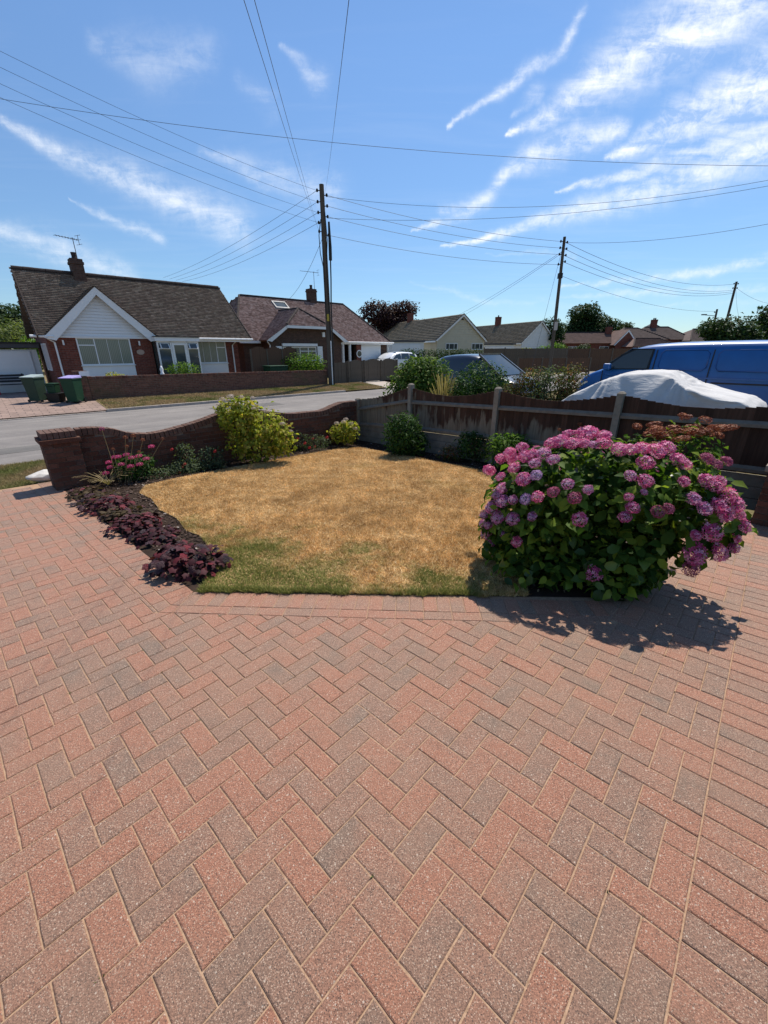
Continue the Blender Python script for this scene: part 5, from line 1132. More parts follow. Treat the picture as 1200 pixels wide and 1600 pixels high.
def ridgeline(parent, a, b, r=.10): 
    a = Vector(a); b = Vector(b); n_ = max(2, int((b-a).length/.35)); mb = MB()
    for i in range(n_): mb.tube([a.lerp(b, i/n_), a.lerp(b, (i+.94)/n_)], r+.004*(i % 2), 8)
    o = mb.build('ridge_tiles', M['ridge'], parent); o['kind'] = 'stuff'
for a, b in ((RL, RR_), (RR_, (25.3, 25.95, 2.40)), (AP, (18.45, 24.9, 3.32)), (AP, (15.0, 24.9, 3.32)), (AP, (16.75, yb_, 4.44)), (RL, (12.0, 25.95, 2.4))): ridgeline(roof2, a, b, .075)
# white trim of the wing
plate(roof2, 'barge_board', [(13.5, 24.88, 2.36), (15.0, 24.88, 3.27), (15.0, 24.88, 3.08), (13.85, 24.88, 2.30)], M['upvc'], .03)
plate(roof2, 'barge_board', [(18.45, 24.88, 3.27), (19.95, 24.88, 2.36), (19.6, 24.88, 2.30), (18.45, 24.88, 3.08)], M['upvc'], .03)
MB().box(14.98, 18.47, 24.83, 24.90, 3.12, 3.28).build('fascia', M['upvc'], roof2)
MB().box(19.95, 25.32, 25.88, 25.94, 2.22, 2.37).build('fascia', M['upvc'], roof2); MB().tube([(19.9, 25.82, 2.36), (25.4, 25.82, 2.36)], .05, 8).build('gutter', M['upvc'], roof2)
MB().box(12.2, 13.6, 25.88, 25.94, 2.22, 2.37).build('fascia', M['upvc'], roof2)
MB().tube([(13.6, 25.0, 2.3), (13.85, 25.2, 2.1), (13.85, 25.2, 0)], .04, 8).build('downpipe', M['upvc'], h2)
MB().tube([(25.2, 25.9, 2.3), (25.1, 26.15, 2.1), (25.1, 26.15, 0)], .04, 8).build('downpipe', M['upvc'], h2)
window(h2, 14.75, 17.35, 1.15, 2.02, 25.25, vs=(15.4, 16.05, 16.7), hs=((16.07, 16.68, 1.75), (16.72, 17.3, 1.75)))
MB().box(14.7, 17.4, 25.10, 25.24, 2.05, 2.22).build('window_canopy', M['upvc'], h2)
for x in (14.25, 17.42):
    sb = MB(); sb.box(x, x+.42, 25.17, 25.2, .95, 2.05); so = sb.build('shutter', M['upvc'], h2)
    for i in range(11): MB().box(x+.05, x+.37, 25.155, 25.172, 1.0+i*.093, 1.055+i*.093).build('shutter_slat', M['upvc'], so)
MB().box(17.9, 18.1, 25.15, 25.24, 2.65, 2.95).build('alarm_box', M['upvc'], h2)
for x in (19.75, 20.3, 20.95): MB().tube([(x, 26.05, 0), (x, 26.05, 2.22)], .11, 12).build('porch_column', M['upvc'], h2)
window(h2, 19.9, 21.5, .3, 2.1, 27.9, vs=(20.4, 20.9), sill=False)
MB().box(21.7, 22.16, 26.12, 26.19, 0, 2.3).build('brick_panel', M['hbrick'], h2)
rw = MB(); rw.tube([(21.95, 26.10, 1.55), (21.95, 26.13, 1.55)], .28, 18); rw.build('round_window', M['upvc'], h2); rw = MB(); rw.tube([(21.95, 26.085, 1.55), (21.95, 26.095, 1.55)], .21, 18); rw.build('round_window_pane', M['glass'], h2)
gd = MB().box(22.18, 24.32, 26.22, 26.27, 0, 2.22).build('garage_door', M['upvc'], h2)
for i in range(4): MB().box(22.2, 24.3, 26.205, 26.219, .02+i*.55, .53+i*.55).build('door_panel', M['upvc'], gd)
chimney(roof2, 20.55, 30.1, .62, .55, 4.9, 6.25, 'hbrick2', 1); aerial(h2, (20.95, 30.2, 5.9), 1.6, 1.5, 3.0)
def rwz(y): return 2.38+(y-25.95)*.7358
rwm = MB()
for a_, b_, c_, d_ in ((16.7, 17.8, 28.95, 29.03), (16.7, 17.8, 29.52, 29.6), (16.7, 16.78, 29.03, 29.52), (17.72, 17.8, 29.03, 29.52)):
    rwm.add([(a_, c_, rwz(c_)), (b_, c_, rwz(c_)), (b_, d_, rwz(d_)), (a_, d_, rwz(d_)), (a_, c_-.03, rwz(c_)+.09), (b_, c_-.03, rwz(c_)+.09), (b_, d_-.03, rwz(d_)+.09), (a_, d_-.03, rwz(d_)+.09)], [(0, 3, 2, 1), (4, 5, 6, 7), (0, 1, 5, 4), (1, 2, 6, 5), (2, 3, 7, 6), (3, 0, 4, 7)])
rwo = rwm.build('roof_window', M['silver_grey'], h2); plate(h2, 'roof_window_pane', [(16.78, 29.03, rwz(29.03)+.05), (17.72, 29.03, rwz(29.03)+.05), (17.72, 29.52, rwz(29.52)+.05), (16.78, 29.52, rwz(29.52)+.05)], M['glass'], .01)

# ---- fences and gates over the road
def board_fence(name, label, p0, p1, zb, h, mat, nboard=None, arch=0, npan=1, post='fence_grey', group=None, ph=.06, pw=.1, cat='fence', postw=.1):
    p0 = Vector(p0); p1 = Vector(p1); d = p1-p0; L_ = d.length; ang = math.atan2(d.y, d.x)
    t = thing(name, label, cat, (p0.x, p0.y, zb), ang, group); pl = L_/npan; nb = nboard or max(3, int(round(pl/.14)))
    bm_ = MB().box(-.5, .5, -.012, .012, 0, 1).mesh('board', M[mat])
    for k in range(npan):
        for i in range(nb):
            f = (i+.5)/nb; x = k*pl+postw/2+f*(pl-postw); hh = h+arch*math.sin(math.pi*f)+rnd.uniform(-.008, .008)
            link('board', bm_, t, loc=(x, rnd.choice([-.006, .006]), .03), scale=((pl-postw)/nb*.98, 1, hh-.03))
    for k in range(npan+1): MB().box(-postw/2, postw/2, -.06, .06, -.2, h+ph).build('post', M[post], t, loc=(k*pl, 0, 0))
    for z in (.35, h-.35): MB().box(0, L_, .014, .06, z, z+.08).build('rail', M[mat], t)
    return t
board_fence('garden_fence', 'brown arched-top fence panels behind the low wall between the two bungalows', UV(11.2, 22.6), UV(14.1, 22.6), -.03, 1.88, 'fence_brown', 7, .14, 3, postw=.06, ph=.02)
board_fence('garden_fence', 'short grey fence panel just right of the near pole beside the gates', UV(15.05, 20.55), UV(16.3, 20.6), -.1, 1.2, 'fence_grey', 9, .0, 1)
board_fence('side_gate', 'single arched grey wooden gate beside the short fence panel', UV(16.38, 20.55), UV(17.5, 20.55), -.08, 1.22, 'fence_grey', 8, .10, 1, cat='gate')
board_fence('driveway_gate', 'wide pair of curved-top grey wooden gates in front of the white garage door', UV(17.62, 20.5), UV(20.4, 20.45), -.08, 1.24, 'fence_grey', 10, .12, 2, cat='gate')
board_fence('garden_fence', 'long grey panel fence beyond the dark car, behind the leaning wooden pole', (10.2, 44.5, 0), (18.5, 44.0, 0), .1, 1.85, 'fence_grey', 10, 0, 4, ph=.1)
board_fence('garden_fence', 'brown panel fence left of the blue van roof below the far houses', (16.0, 38.2, 0), (21.6, 37.6, 0), .0, 1.88, 'fence_brown', 10, 0, 3, ph=.05)
board_fence('garden_fence', 'low brown fence in front of the long grey panel fence', (11.2, 36.2, 0), (17.2, 36.2, 0), .0, 1.15, 'fence_brown', 9, 0, 3, ph=.05)
hd = thing('hedge', 'long trimmed hedge below the cream gabled house', 'hedge', (6.4, 46.5, .1)); link('foliage', foliage_data('foliage', [(x, 0, z, .55, .45, .5) for x in np.arange(-4.2, 4.8, .6) for z in (.5, 1.35)], 6000, .16, M['hedge_leaf'], .6, .55, .35, 'point', 0, 50), hd, kind='stuff')

# ---- gabled houses further along, facing another way
T3 = R(-24.8); G3 = Vector((math.cos(T3), -math.sin(T3))); R3 = Vector((math.sin(T3), math.cos(T3)))
def gable_house(label, g0, g1, r0, r1, ez, rz, wallmat, base=.3, clad=None, ch=None, ae=False):
    """gable end at r0 facing the viewer, ridge running away to r1; own axes x = gable width, y = depth"""
    t = thing('gabled_house', label, 'house', (0, 0, 0), -T3); xm = (g0+g1)/2
    w = MB(); w.box(g0+.35, g1-.35, r0+.25, r1-.2, base-.5, ez); w.prism([(g0+.35, ez), (g1-.35, ez), (xm, rz-.22)], 'y', r0+.25, r0+.45); w.build('wall', wallmat, t)
    if clad:
        n_ = 16
        for i in range(n_):
            z0 = 1.2+(rz-.35-1.2)*i/n_; z1 = 1.2+(rz-.35-1.2)*(i+1)/n_-.015
            def xx(z): 
                if z < ez: return g0+.34, g1-.34
                f = (z-ez)/(rz-.22-ez); return g0+.34+(xm-g0-.34)*f, g1-.34+(xm-g1+.34)*f
            a0, b0 = xx(z0); a1, b1 = xx(z1)
            MB().add([(a0, r0+.2, z0), (b0, r0+.2, z0), (b1, r0+.225, z1), (a1, r0+.225, z1), (a0, r0+.25, z0), (b0, r0+.25, z0), (b1, r0+.25, z1), (a1, r0+.25, z1)], [(0, 1, 2, 3), (4, 7, 6, 5), (0, 4, 5, 1), (3, 2, 6, 7)]).build('cladding_board', clad, t)
    rf = link('roof', MB().box(xm-.03, xm+.03, r0, r1, rz-.25, rz-.1).mesh('roof', M['dark']), t)
    slope(rf, [(g0, r0, ez-.1), (xm, r0, rz), (xm, r1, rz), (g0, r1, ez-.1)], M['tile3'], .33, .34)
    slope(rf, [(g1, r1, ez-.1), (xm, r1, rz), (xm, r0, rz), (g1, r0, ez-.1)], M['tile3'], .33, .34)
    for xa in (g0, g1):
        pts = [(xa, r0-.02, ez-.12), (xm, r0-.02, rz-.02), (xm, r0-.02, rz-.28), (xa+(.25 if xa < xm else -.25), r0-.02, ez-.2)]
        plate(rf, 'barge_board', pts if xa < xm else pts[::-1], M['upvc'], .03)
        MB().bar((xa, r0-.03, ez-.06), (xm, r0-.03, rz+.03), .06, .07).build('verge_trim', M['dark'], rf)
    MB().box(g0-.02, g0+.02, r0, r1, ez-.3, ez-.12).build('fascia', M['upvc'], rf)
    return t, rf, xm
h3, rf3, xm3 = gable_house('cream-clad gabled house with brown roof behind the trimmed hedge', 27.57, 35.2, 45, 66, 3.0, 5.86, M['cream'], .3, M['cream'])
for x0 in (29.5, 33.3):
    window(h3, x0-.35, x0+1.35, 1.9, 2.6, 45.18, vs=(x0+.15, x0+.85), name='window')
MB().prism([(31.2, 5.2), (31.55, 5.2), (31.37, 5.45)], 'y', 45.15, 45.2).build('gable_vent', M['dark'], h3)
c3 = chimney(rf3, 31.4, 58.5, .7, .7, 5.4, 6.9, 'hbrick', 0); aerial(h3, (31.6, 58.5, 6.8), 1.7, 2.0, .3)
h4, rf4, xm4 = gable_house('white-gabled house with brown roof left of the leaning wooden pole', 49.7, 57.6, 55, 73, 3.0, 6.24, M['white_render'], .3, M['white_render'])
chimney(rf4, 53.65, 66, .8, .8, 5.8, 7.5, 'hbrick', 1)
# their flat-roofed garages
for lab, x, y, w_, d_, z_ in (('white flat-roofed garage between the hipped bungalow and the cream house', 2.6, 50.5, 4.1, 3, 2.85), ('white flat-roofed garage left of the white-gabled house', 15.9, 61, 4.6, 3, 2.65)):
    t = thing('garage', lab, 'garage', (x, y, .2), .1); MB().box(-w_/2, w_/2, 0, d_, -.2, z_-.35).build('wall', M['white_render'], t); MB().box(-w_/2-.15, w_/2+.15, -.15, d_, z_-.33, z_-.16).build('roof', M['lead'], t)
    gd = MB().box(-w_/2+.4, w_/2-.4, -.05, -.005, -.1, z_-.6).build('garage_door', M['upvc'], t)

def hip_house(label, cx, y, w, d, ez, rz, rl, mat, wall_, rot=0, ch=None, gable=None, win=True):
    t = thing('distant_house', label, 'house', (cx, y, 0), rot)
    MB().box(-w/2+.4, w/2-.4, -d/2+.4, d/2-.4, -.5, ez).build('wall', wall_, t)
    rf = MB(); a, b = -w/2, w/2; rf.add([(a, -d/2, ez-.1), (b, -d/2, ez-.1), (b, d/2, ez-.1), (a, d/2, ez-.1), (-rl/2, 0, rz), (rl/2, 0, rz)], [(0, 1, 5, 4), (1, 2, 5), (2, 3, 4, 5), (3, 0, 4), (3, 2, 1, 0)])
    ro = rf.build('roof', mat, t)
    rr2 = MB().tube([(-rl/2, 0, rz), (rl/2, 0, rz)], .13, 6)
    for s, e_ in ((-1, a), (1, b)): rr2.tube([(s*rl/2, 0, rz), (e_, -d/2, ez-.08)], .11, 6)
    o = rr2.build('ridge_tiles', M['ridge'], ro); o['kind'] = 'stuff'
    # tile courses
    n_ = 14; cb2 = MB()
    for i in range(n_):
        f0 = i/n_; f1 = (i+.12)/n_
        def L(f): return (a+(-rl/2-a)*f, -d/2*(1-f), ez-.1+(rz-ez+.1)*f), (b+(rl/2-b)*f, -d/2*(1-f), ez-.1+(rz-ez+.1)*f)
        p, q = L(f0); p2, q2 = L(f1); k = Vector((0, -.03, .05)); cb2.add([Vector(p)+k, Vector(q)+k, Vector(q2)+k*.4, Vector(p2)+k*.4, Vector(p), Vector(q)], [(0, 1, 2, 3), (4, 5, 1, 0)])
    o = cb2.build('tile_courses', mat, ro); o['kind'] = 'stuff'
    if ch: chimney(ro, ch[0], ch[1], .9, .7, rz-1.2, ch[2], 'hbrick', 2)
    if win:
        for x in (-w*.25, w*.25): window(t, x-.8, x+.8, 1.2, 2.4, -d/2+.38, vs=(x,), name='window')
    return t, ro
d5, r5 = hip_house('long red-roofed far house with a brick gable, left of the blue van', 35.5, 80, 11, 8, 3.0, 4.75, 10.6, M['tile_far2'], M['hbrick'], ch=(4.6, -.5, 5.6))
gb = MB(); gb.prism([(-1.7, 1.0), (1.9, 1.0), (2.0, 2.6), (0, 4.55), (-1.8, 2.6)], 'y', -.1, .1); gbo = gb.build('gable_wall', M['hbrick'], d5, loc=(5.6, -5.2, .2))
for s in (-1, 1):
    pts = [(s*2.15, -.14, 2.35), (0, -.14, 4.75), (0, -.14, 4.45), (s*1.95, -.14, 2.3)]; plate(gbo, 'barge_board', pts if s < 0 else pts[::-1], M['upvc'], .04)
MB().prism([(-2.2, 2.4), (0, 4.8), (2.2, 2.4), (2.0, 2.35), (0, 4.6), (-2.0, 2.35)], 'y', -.1, 5.0).build('gable_roof', M['tile_far2'], gbo)
hip_house('hipped grey-red far house in the middle of the far rooftops', 45.4, 82, 9.2, 9, 3.6, 5.55, 2.6, M['tile_far'], M['hbrick'], .1)
hip_house('low red-roofed far house in front of the middle hipped roofs', 44.0, 74, 7.5, 6, 2.4, 3.6, 4.0, M['tile_far2'], M['hbrick'], 0)
hip_house('hipped far house with a chimney right of the middle of the far rooftops', 50.6, 83, 9.2, 9, 3.6, 5.75, 4.2, M['tile_far'], M['hbrick'], -.05, (-.6, 0, 7.0))
hip_house('far house with a steep pale roof peak behind the chimneyed roof', 53.9, 90, 5.2, 8, 4.6, 6.7, .6, M['lead'], M['white_render'], 0)
hip_house('rightmost far house, grey hipped roof just above the blue van', 57.2, 80, 9.0, 8, 3.4, 5.25, 3.6, M['tile_far'], M['white_render'], 0)

# ------------------------------------------------------------ trees behind the houses
def tree(label, x, y, h, r_, mat, n, size, z0=.3, seed=0, squash=.75, nb=9, trunk=True, base=.35):
    t = thing('tree', label, 'tree', (x, y, z0)); r = random.Random(seed); bl = []
    for i in range(nb):
        an = r.uniform(0, 6.28); q = r.uniform(.1, .75)*r_; bl.append((q*math.cos(an), q*math.sin(an), h*r.uniform(base+.12, .88), r_*r.uniform(.28, .52), r_*r.uniform(.28, .5), h*.5*squash*r.uniform(.28, .5)))
    bl.append((0, 0, h*.6, r_*.6, r_*.6, h*.25))
    link('crown', foliage_data('crown', bl, n, size, M[mat], .6, .35, .35, 'point', h*base*.6, seed+200), t, kind='stuff')
    mb = MB(); mb.tube([(0, 0, -.3), (.05, 0, h*.3), (0, .05, h*.6)], [r_*.07+.1, r_*.05+.07, .06], 8)
    for b in bl[:6]: mb.tube([(0, 0, h*.32), (b[0]*.5, b[1]*.5, h*.45), (b[0], b[1], b[2])], [.12, .08, .03], 6)
    mb.build('trunk', M['stem'], t); return t
tree('dark wooded tree on the skyline left of the white-gabled bungalow', -62, 72, 10.0, 7, 'tree_leaf', 5200, .55, 0, 1)
tree('second dark tree at the far left edge of the skyline', -74, 70, 9.6, 6, 'tree_leaf', 4200, .55, 0, 2)
tree('pale feathery willow-like tree below the dark trees at the left edge', -38, 46, 5.2, 5.5, 'willow_leaf', 5200, .30, 0, 3, base=.05)
tree('rounded green shrubby tree right against the garage roof at the left', -27.5, 36.5, 3.2, 3.6, 'bright_leaf', 3200, .22, 0, 4, base=.0)
tree('copper-leaved tree between the hipped bungalow and the cream house', 1.2, 72, 9.4, 5.2, 'copper_leaf', 10000, .45, 0, 5, base=.25)
tree('small round dark tree on the skyline right of the white-gabled house', 28.4, 74, 6.9, 2.4, 'tree_leaf', 2200, .35, 0, 6, base=.2)
tree('big dark spreading tree on the skyline above the long red roof', 38.6, 86, 9.6, 6.0, 'tree_leaf', 11000, .5, 0, 7, nb=12, base=.25)
tree('wind-shaped small tree between the far rooftops', 50.0, 94, 8.3, 3.4, 'tree_leaf', 1800, .4, 0, 8, squash=.35, base=.5)
tree('bushy bright green tree above the grey panel fence', 19.6, 50, 2.9, 2.0, 'bright_leaf', 2600, .2, .1, 9, base=.05)
tree('dark round bush beside the bright green one, behind the brown fence', 21.2, 47, 2.5, 1.5, 'tree_leaf', 2000, .2, .1, 10, base=.05)
tree('low golden hedge-like bush behind the grey panel fence', 17.2, 49.5, 2.1, 2.3, 'lime_leaf', 1800, .18, .1, 11, base=.05, squash=.5)
tree('dark leafy tree over the blue van near the leaning far poles', 31.2, 40, 5.3, 3.0, 'tree_leaf', 8500, .30, 0, 12, nb=12, base=.1)
tree('tallest dark tree at the right edge above the blue van', 37.5, 41.5, 6.5, 3.8, 'tree_leaf', 9500, .32, 0, 13, nb=14, base=.1)
tree('dark tree filling the right edge beyond the tallest one', 43.5, 42, 6.2, 3.6, 'tree_leaf', 8000, .32, 0, 14, base=.1)
tree('brownish tree at the right edge just above the van roof', 35.5, 36.5, 4.2, 2.6, 'copper_leaf', 2600, .22, 0, 15, base=.1)

# ------------------------------------------------------------ wheelie bins and recycling boxes
def frustum(mb, x0, x1, y0, y1, z0, X0_, X1_, Y0_, Y1_, z1):
    mb.add([(x0, y0, z0), (x1, y0, z0), (x1, y1, z0), (x0, y1, z0), (X0_, Y0_, z1), (X1_, Y0_, z1), (X1_, Y1_, z1), (X0_, Y1_, z1)], [(0, 3, 2, 1), (4, 5, 6, 7), (0, 1, 5, 4), (1, 2, 6, 5), (2, 3, 7, 6), (3, 0, 4, 7)]); return mb
def wheelie(label, u, v, z, body, lid, rz):
    p = UV(u, v, z); t = thing('wheelie_bin', label, 'bin', p, rz); t.scale = (.86, .86, .95)
    mb = MB(); frustum(mb, -.22, .22, -.24, .24, .06, -.275, .275, -.32, .30, .92); mb.box(-.292, .292, -.335, .315, .90, .95); b_ = mb.build('body', body, t, bevel=.015)
    MB().add([(-.295, -.35, .955), (.295, -.35, .955), (.295, .33, .955), (-.295, .33, .955), (-.295, -.35, .985), (.295, -.35, .985), (.27, .30, 1.06), (-.27, .30, 1.06)], [(0, 3, 2, 1), (4, 5, 6, 7), (0, 1, 5, 4), (1, 2, 6, 5), (2, 3, 7, 6), (3, 0, 4, 7)]).build('lid', lid, t, bevel=.012)
    MB().tube([(-.24, .37, .98), (.24, .37, .98)], .018, 8).build('handle', body, t)
    for x in (-.27, .24): MB().tube([(x, .26, .1), (x+.04, .26, .1)], .1, 14).build('wheel', M['black'], t)
    for x in (-.27, .27): MB().tube([(x*1.05, -.22, .07), (x*1.05+.001, -.16, .07)], .05, 8).build('foot', M['black'], t)
    return t
wheelie('green wheelie bin with a pale grey-green lid, left of the stacked recycling boxes', 1.45, 20.95, prof(20.95)+.03, M['bin_green2'], M['bin_lid'], UROT-.75)
wheelie('dark green wheelie bin with a lilac lid at the end of the low front wall', 2.50, 20.05, prof(20.05)+.03, M['bin_green'], M['bin_lid2'], UROT-.72)
p = UV(1.98, 20.6, prof(20.6)+.03)
mb = MB(); frustum(mb, -.20, .20, -.16, .16, 0, -.26, .26, -.2, .2, .34); mb.box(-.28, .28, -.22, .22, .31, .345); t = thing('recycling_box', 'black recycling box on the paving between the two wheelie bins', 'box', p, UROT-.75); mb.build('box_body', M['black'], t, bevel=.01)
mb = MB(); frustum(mb, -.15, .15, -.13, .13, 0, -.17, .17, -.15, .15, .30); t = thing('food_caddy', 'small green food caddy standing on the black recycling box', 'bin', p+Vector((-.03, 0, .35)), UROT-.75); mb.build('body', M['bin_green'], t, bevel=.01); MB().box(-.18, .18, -.16, .16, .305, .35).build('lid', M['bin_green'], t, bevel=.01); MB().tube([(-.18, -.1, .28), (0, -.2, .22), (.18, -.1, .28)], .008, 6).build('handle', M['black'], t)
mb = MB(); frustum(mb, -.5, .5, -.35, .35, 0, -.55, .55, -.4, .4, .95); t = thing('garden_bin', 'dark green garden bin behind the low wall by the arched fence panels', 'bin', UV(12.25, 21.9, -.02), UROT); mb.build('body', M['bin_green'], t, bevel=.02); MB().box(-.58, .58, -.42, .42, .955, 1.02).build('lid', M['bin_green'], t, bevel=.015)

# ------------------------------------------------------------ vehicles
def loft(name, st, mat, parent, ny=9, sub=1):
    """st: list of (x, z_bottom, z_belt, z_roof, hw_bottom, hw_belt, hw_roof)"""
    V = []; 
    for (x, zb, zl, zr, hb, hl, hr) in st:
        if zr-zl < .02: half = [(hb*.92, zb), (hb, zb+.08), (hl, (zb+zl)/2), (hl*.985, zl-.07), (hl*.93, zl-.015), (hl*.80, zl), (hl*.5, zl+.012), (0, zl+.02)]
        else: half = [(hb*.92, zb), (hb, zb+.08), (hl, (zb+zl)/2), (hl*.99, zl), (hr+.03, zr-.11), (hr-.03, zr-.03), (hr*.6, zr), (0, zr+.015)]
        V += [(x, -a, b) for a, b in half]+[(x, a, b) for a, b in half[-2::-1]]
    n = 15; F = [(i*n+j, i*n+j+1, (i+1)*n+j+1, (i+1)*n+j) for i in range(len(st)-1) for j in range(n-1)]
    mb = MB(); mb.add(V, F+[tuple(range(n)), tuple(range((len(st)-1)*n, len(st)*n))[::-1]]); o = mb.build(name, mat, parent, True)
    if sub: s = o.modifiers.new('sub', 'SUBSURF'); s.levels = s.render_levels = sub
    return o
def paint(name, c, rough=.32, coat=.8):
    m = Mt(name, rough, .5); m.col(m.mix(1.0, c, m.ramp(m.noise(3, 4, .6), [(.3, (.9, .9, .9, 1)), (.7, (1.08, 1.08, 1.08, 1))]), 'MULTIPLY')); m.b.inputs['Coat Weight'].default_value = coat; m.b.inputs['Coat Roughness'].default_value = .06; return m.m
M['blue_crease_shade'] = paint('blue_van_paint_crease_shade', (.005, .06, .24, 1), .3); M['blue'] = paint('blue_van_paint', (.002, .085, .30, 1), .4, .15); M['navy'] = paint('dark_car_paint', (.012, .016, .03, 1), .3); M['white_paint'] = paint('white_car_paint', (.75, .75, .75, 1), .35)  # the deeper blue is a shade copy of the van paint for panel creases
M['silver'] = paint('silver_trim', (.4, .4, .42, 1), .3); M['tyre'] = simple('tyre_rubber', (.02, .02, .02, 1), .8); m = Mt('car_glass', .03, .8); m.col((.03, .038, .038, 1)); M['car_glass'] = m.m
m = Mt('headlight_glass', .08, .8); m.col((.75, .78, .8, 1)); M['headlight'] = m.m
def wheel(parent, x, y, r_=.33, w=.2):
    mb = MB(); s = 1 if y > 0 else -1; mb.tube([(x, y-s*w/2, r_), (x, y-s*w/2.2, r_), (x, y+s*w/2.2, r_), (x, y+s*w/2, r_)], [r_*.92, r_, r_, r_*.92], 22); wo = mb.build('wheel', M['tyre'], parent)
    rb2 = MB(); rb2.tube([(x, y+s*(w/2-.01), r_), (x, y+s*(w/2+.006), r_)], r_*.62, 18)
    for k in range(5): a = k*1.2566; rb2.bar((x, y+s*(w/2+.012), r_), (x+r_*.58*math.cos(a), y+s*(w/2+.012), r_+r_*.58*math.sin(a)), .05, .03)
    rb2.build('rim', M['silver'], wo); return wo
def sidepatch(parent, name, pts, hwf, mat, off=.006, th=.006, sides=(1,)):
    for s in sides:
        k = len(pts); V = [(x, s*(hwf(z)+off), z) for x, z in pts]+[(x, s*(hwf(z)+off-th), z) for x, z in pts]
        mb = MB(); f = [tuple(range(k)), tuple(range(k, 2*k))[::-1]]+[(i, k+i, k+(i+1) % k, (i+1) % k) for i in range(k)]
        if s > 0: f = [g[::-1] for g in f]
        mb.add(V, f); mb.build(name, mat, parent)
# van: x from rear (0) to nose; frame: x along V, nose towards the road
VROT = UROT+math.pi/2; vb = -.2
van = thing('panel_van', 'bright blue panel van parked beyond the covered car', 'van', UV(12.45, -.45, vb), VROT)
def Z(z): return z-vb
def XV(v): return v+.45
st = [(0, .35, 1.3, 1.98, .80, .90, .74), (.06, .3, 1.35, 2.08, .88, .94, .78), (.6, .3, 1.42, 2.10, .9, .95, .80), (2.0, .3, 1.45, 2.11, .9, .95, .80), (XV(3.0), .3, 1.47, 2.09, .9, .95, .79), (XV(3.45), .3, 1.49, 2.03, .9, .95, .76), (XV(3.68), .3, 1.49, 1.94, .9, .94, .74), (XV(3.98), .3, 1.49, 1.74, .9, .93, .77), (XV(4.22), .3, 1.48, 1.52, .9, .92, .82), (XV(4.30), .3, 1.46, 1.46, .9, .92, .8), (XV(4.55), .3, 1.36, 1.36, .9, .9, .8), (XV(4.74), .32, 1.22, 1.22, .88, .86, .7), (XV(4.82), .36, .98, .98, .8, .8, .7)]
vbody = loft('body', st, M['blue'], van)
def hwv(z): return .948 if z < 1.46 else .945-(z-1.46)/(.52)*.135
sidepatch(van, 'door_window', [(XV(4.12), 1.50), (XV(3.20), 1.52), (XV(3.17), 1.92), (XV(3.52), 1.93), (XV(3.78), 1.80)], hwv, M['car_glass'], .008, .008, (-1, 1))
sidepatch(van, 'window_trim', [(XV(4.18), 1.48), (XV(3.15), 1.50), (XV(3.13), 1.95), (XV(3.55), 1.96), (XV(3.82), 1.83)], hwv, M['black'], .003, .006, (-1, 1))
plate(van, 'windscreen', [(XV(4.19), -.76, 1.56), (XV(4.19), .76, 1.56), (XV(3.66), .66, 1.965), (XV(3.66), -.66, 1.965)], M['car_glass'], .012)
def seam(x0, z0, x1, z1, w_=.022, off=.010):
    sidepatch(van, 'panel_seam', [(x0, z0), (x1, z1), (x1+(w_ if abs(x1-x0) < abs(z1-z0) else 0), z1+(0 if abs(x1-x0) < abs(z1-z0) else w_)), (x0+(w_ if abs(x1-x0) < abs(z1-z0) else 0), z0+(0 if abs(x1-x0) < abs(z1-z0) else w_))], hwv, M['dark'], off)
def crease(x0, x1, z0, z1):
    c_ = .07; P_ = [(x0, z0+c_), (x0+c_, z0), (x1-c_, z0), (x1, z0+c_), (x1, z1-c_), (x1-c_, z1), (x0+c_, z1), (x0, z1-c_)]
    MB().tube([(x, (hwv(z)+.006), z) for x, z in P_+P_[:1]], .011, 6).build('panel_crease_shade', M['blue_crease_shade'], van, True)  # darker outline paints the shade along the edge of a pressed panel
for x in (XV(3.06), XV(1.98)): seam(x, .35, x, 1.46); seam(x, 1.46, x-.0, 1.93)
seam(XV(4.15), .5, XV(4.15), 1.46)
crease(XV(2.06), XV(2.98), 1.50, 1.92); crease(XV(.82), XV(1.90), 1.50, 1.92); crease(XV(-.35), XV(.72), 1.50, 1.92)
seam(XV(-.4), 1.24, XV(1.9), 1.24, .03); sidepatch(van, 'waist_moulding', [(XV(-.4), 1.32), (XV(4.1), 1.34), (XV(4.1), 1.37), (XV(-.4), 1.35)], hwv, M['blue'], .014, .012)
mb = MB(); mb.box(XV(3.95), XV(4.12), .99, 1.12, 1.47, 1.62); mr = mb.build('wing_mirror', M['blue'], van, bevel=.035); MB().box(XV(3.98), XV(4.08), .93, 1.0, 1.46, 1.52).build('mirror_arm', M['black'], mr)
for s in (-1, 1):
    mb = MB(); mb.add([(XV(4.80), s*.50, 1.02), (XV(4.74), s*.84, 1.0), (XV(4.50), s*.90, 1.16), (XV(4.66), s*.62, 1.20)], [(0, 1, 2, 3) if s > 0 else (3, 2, 1, 0)]); o = mb.build('headlight', M['headlight'], van); sm = o.modifiers.new('t', 'SOLIDIFY'); sm.thickness = .05; sm.offset = 1
    for x in (.95, XV(3.9)): wheel(van, x, s*.83)
MB().box(XV(4.78), XV(4.86), -.82, .82, .3, .62).build('bumper', M['black'], van, bevel=.04)
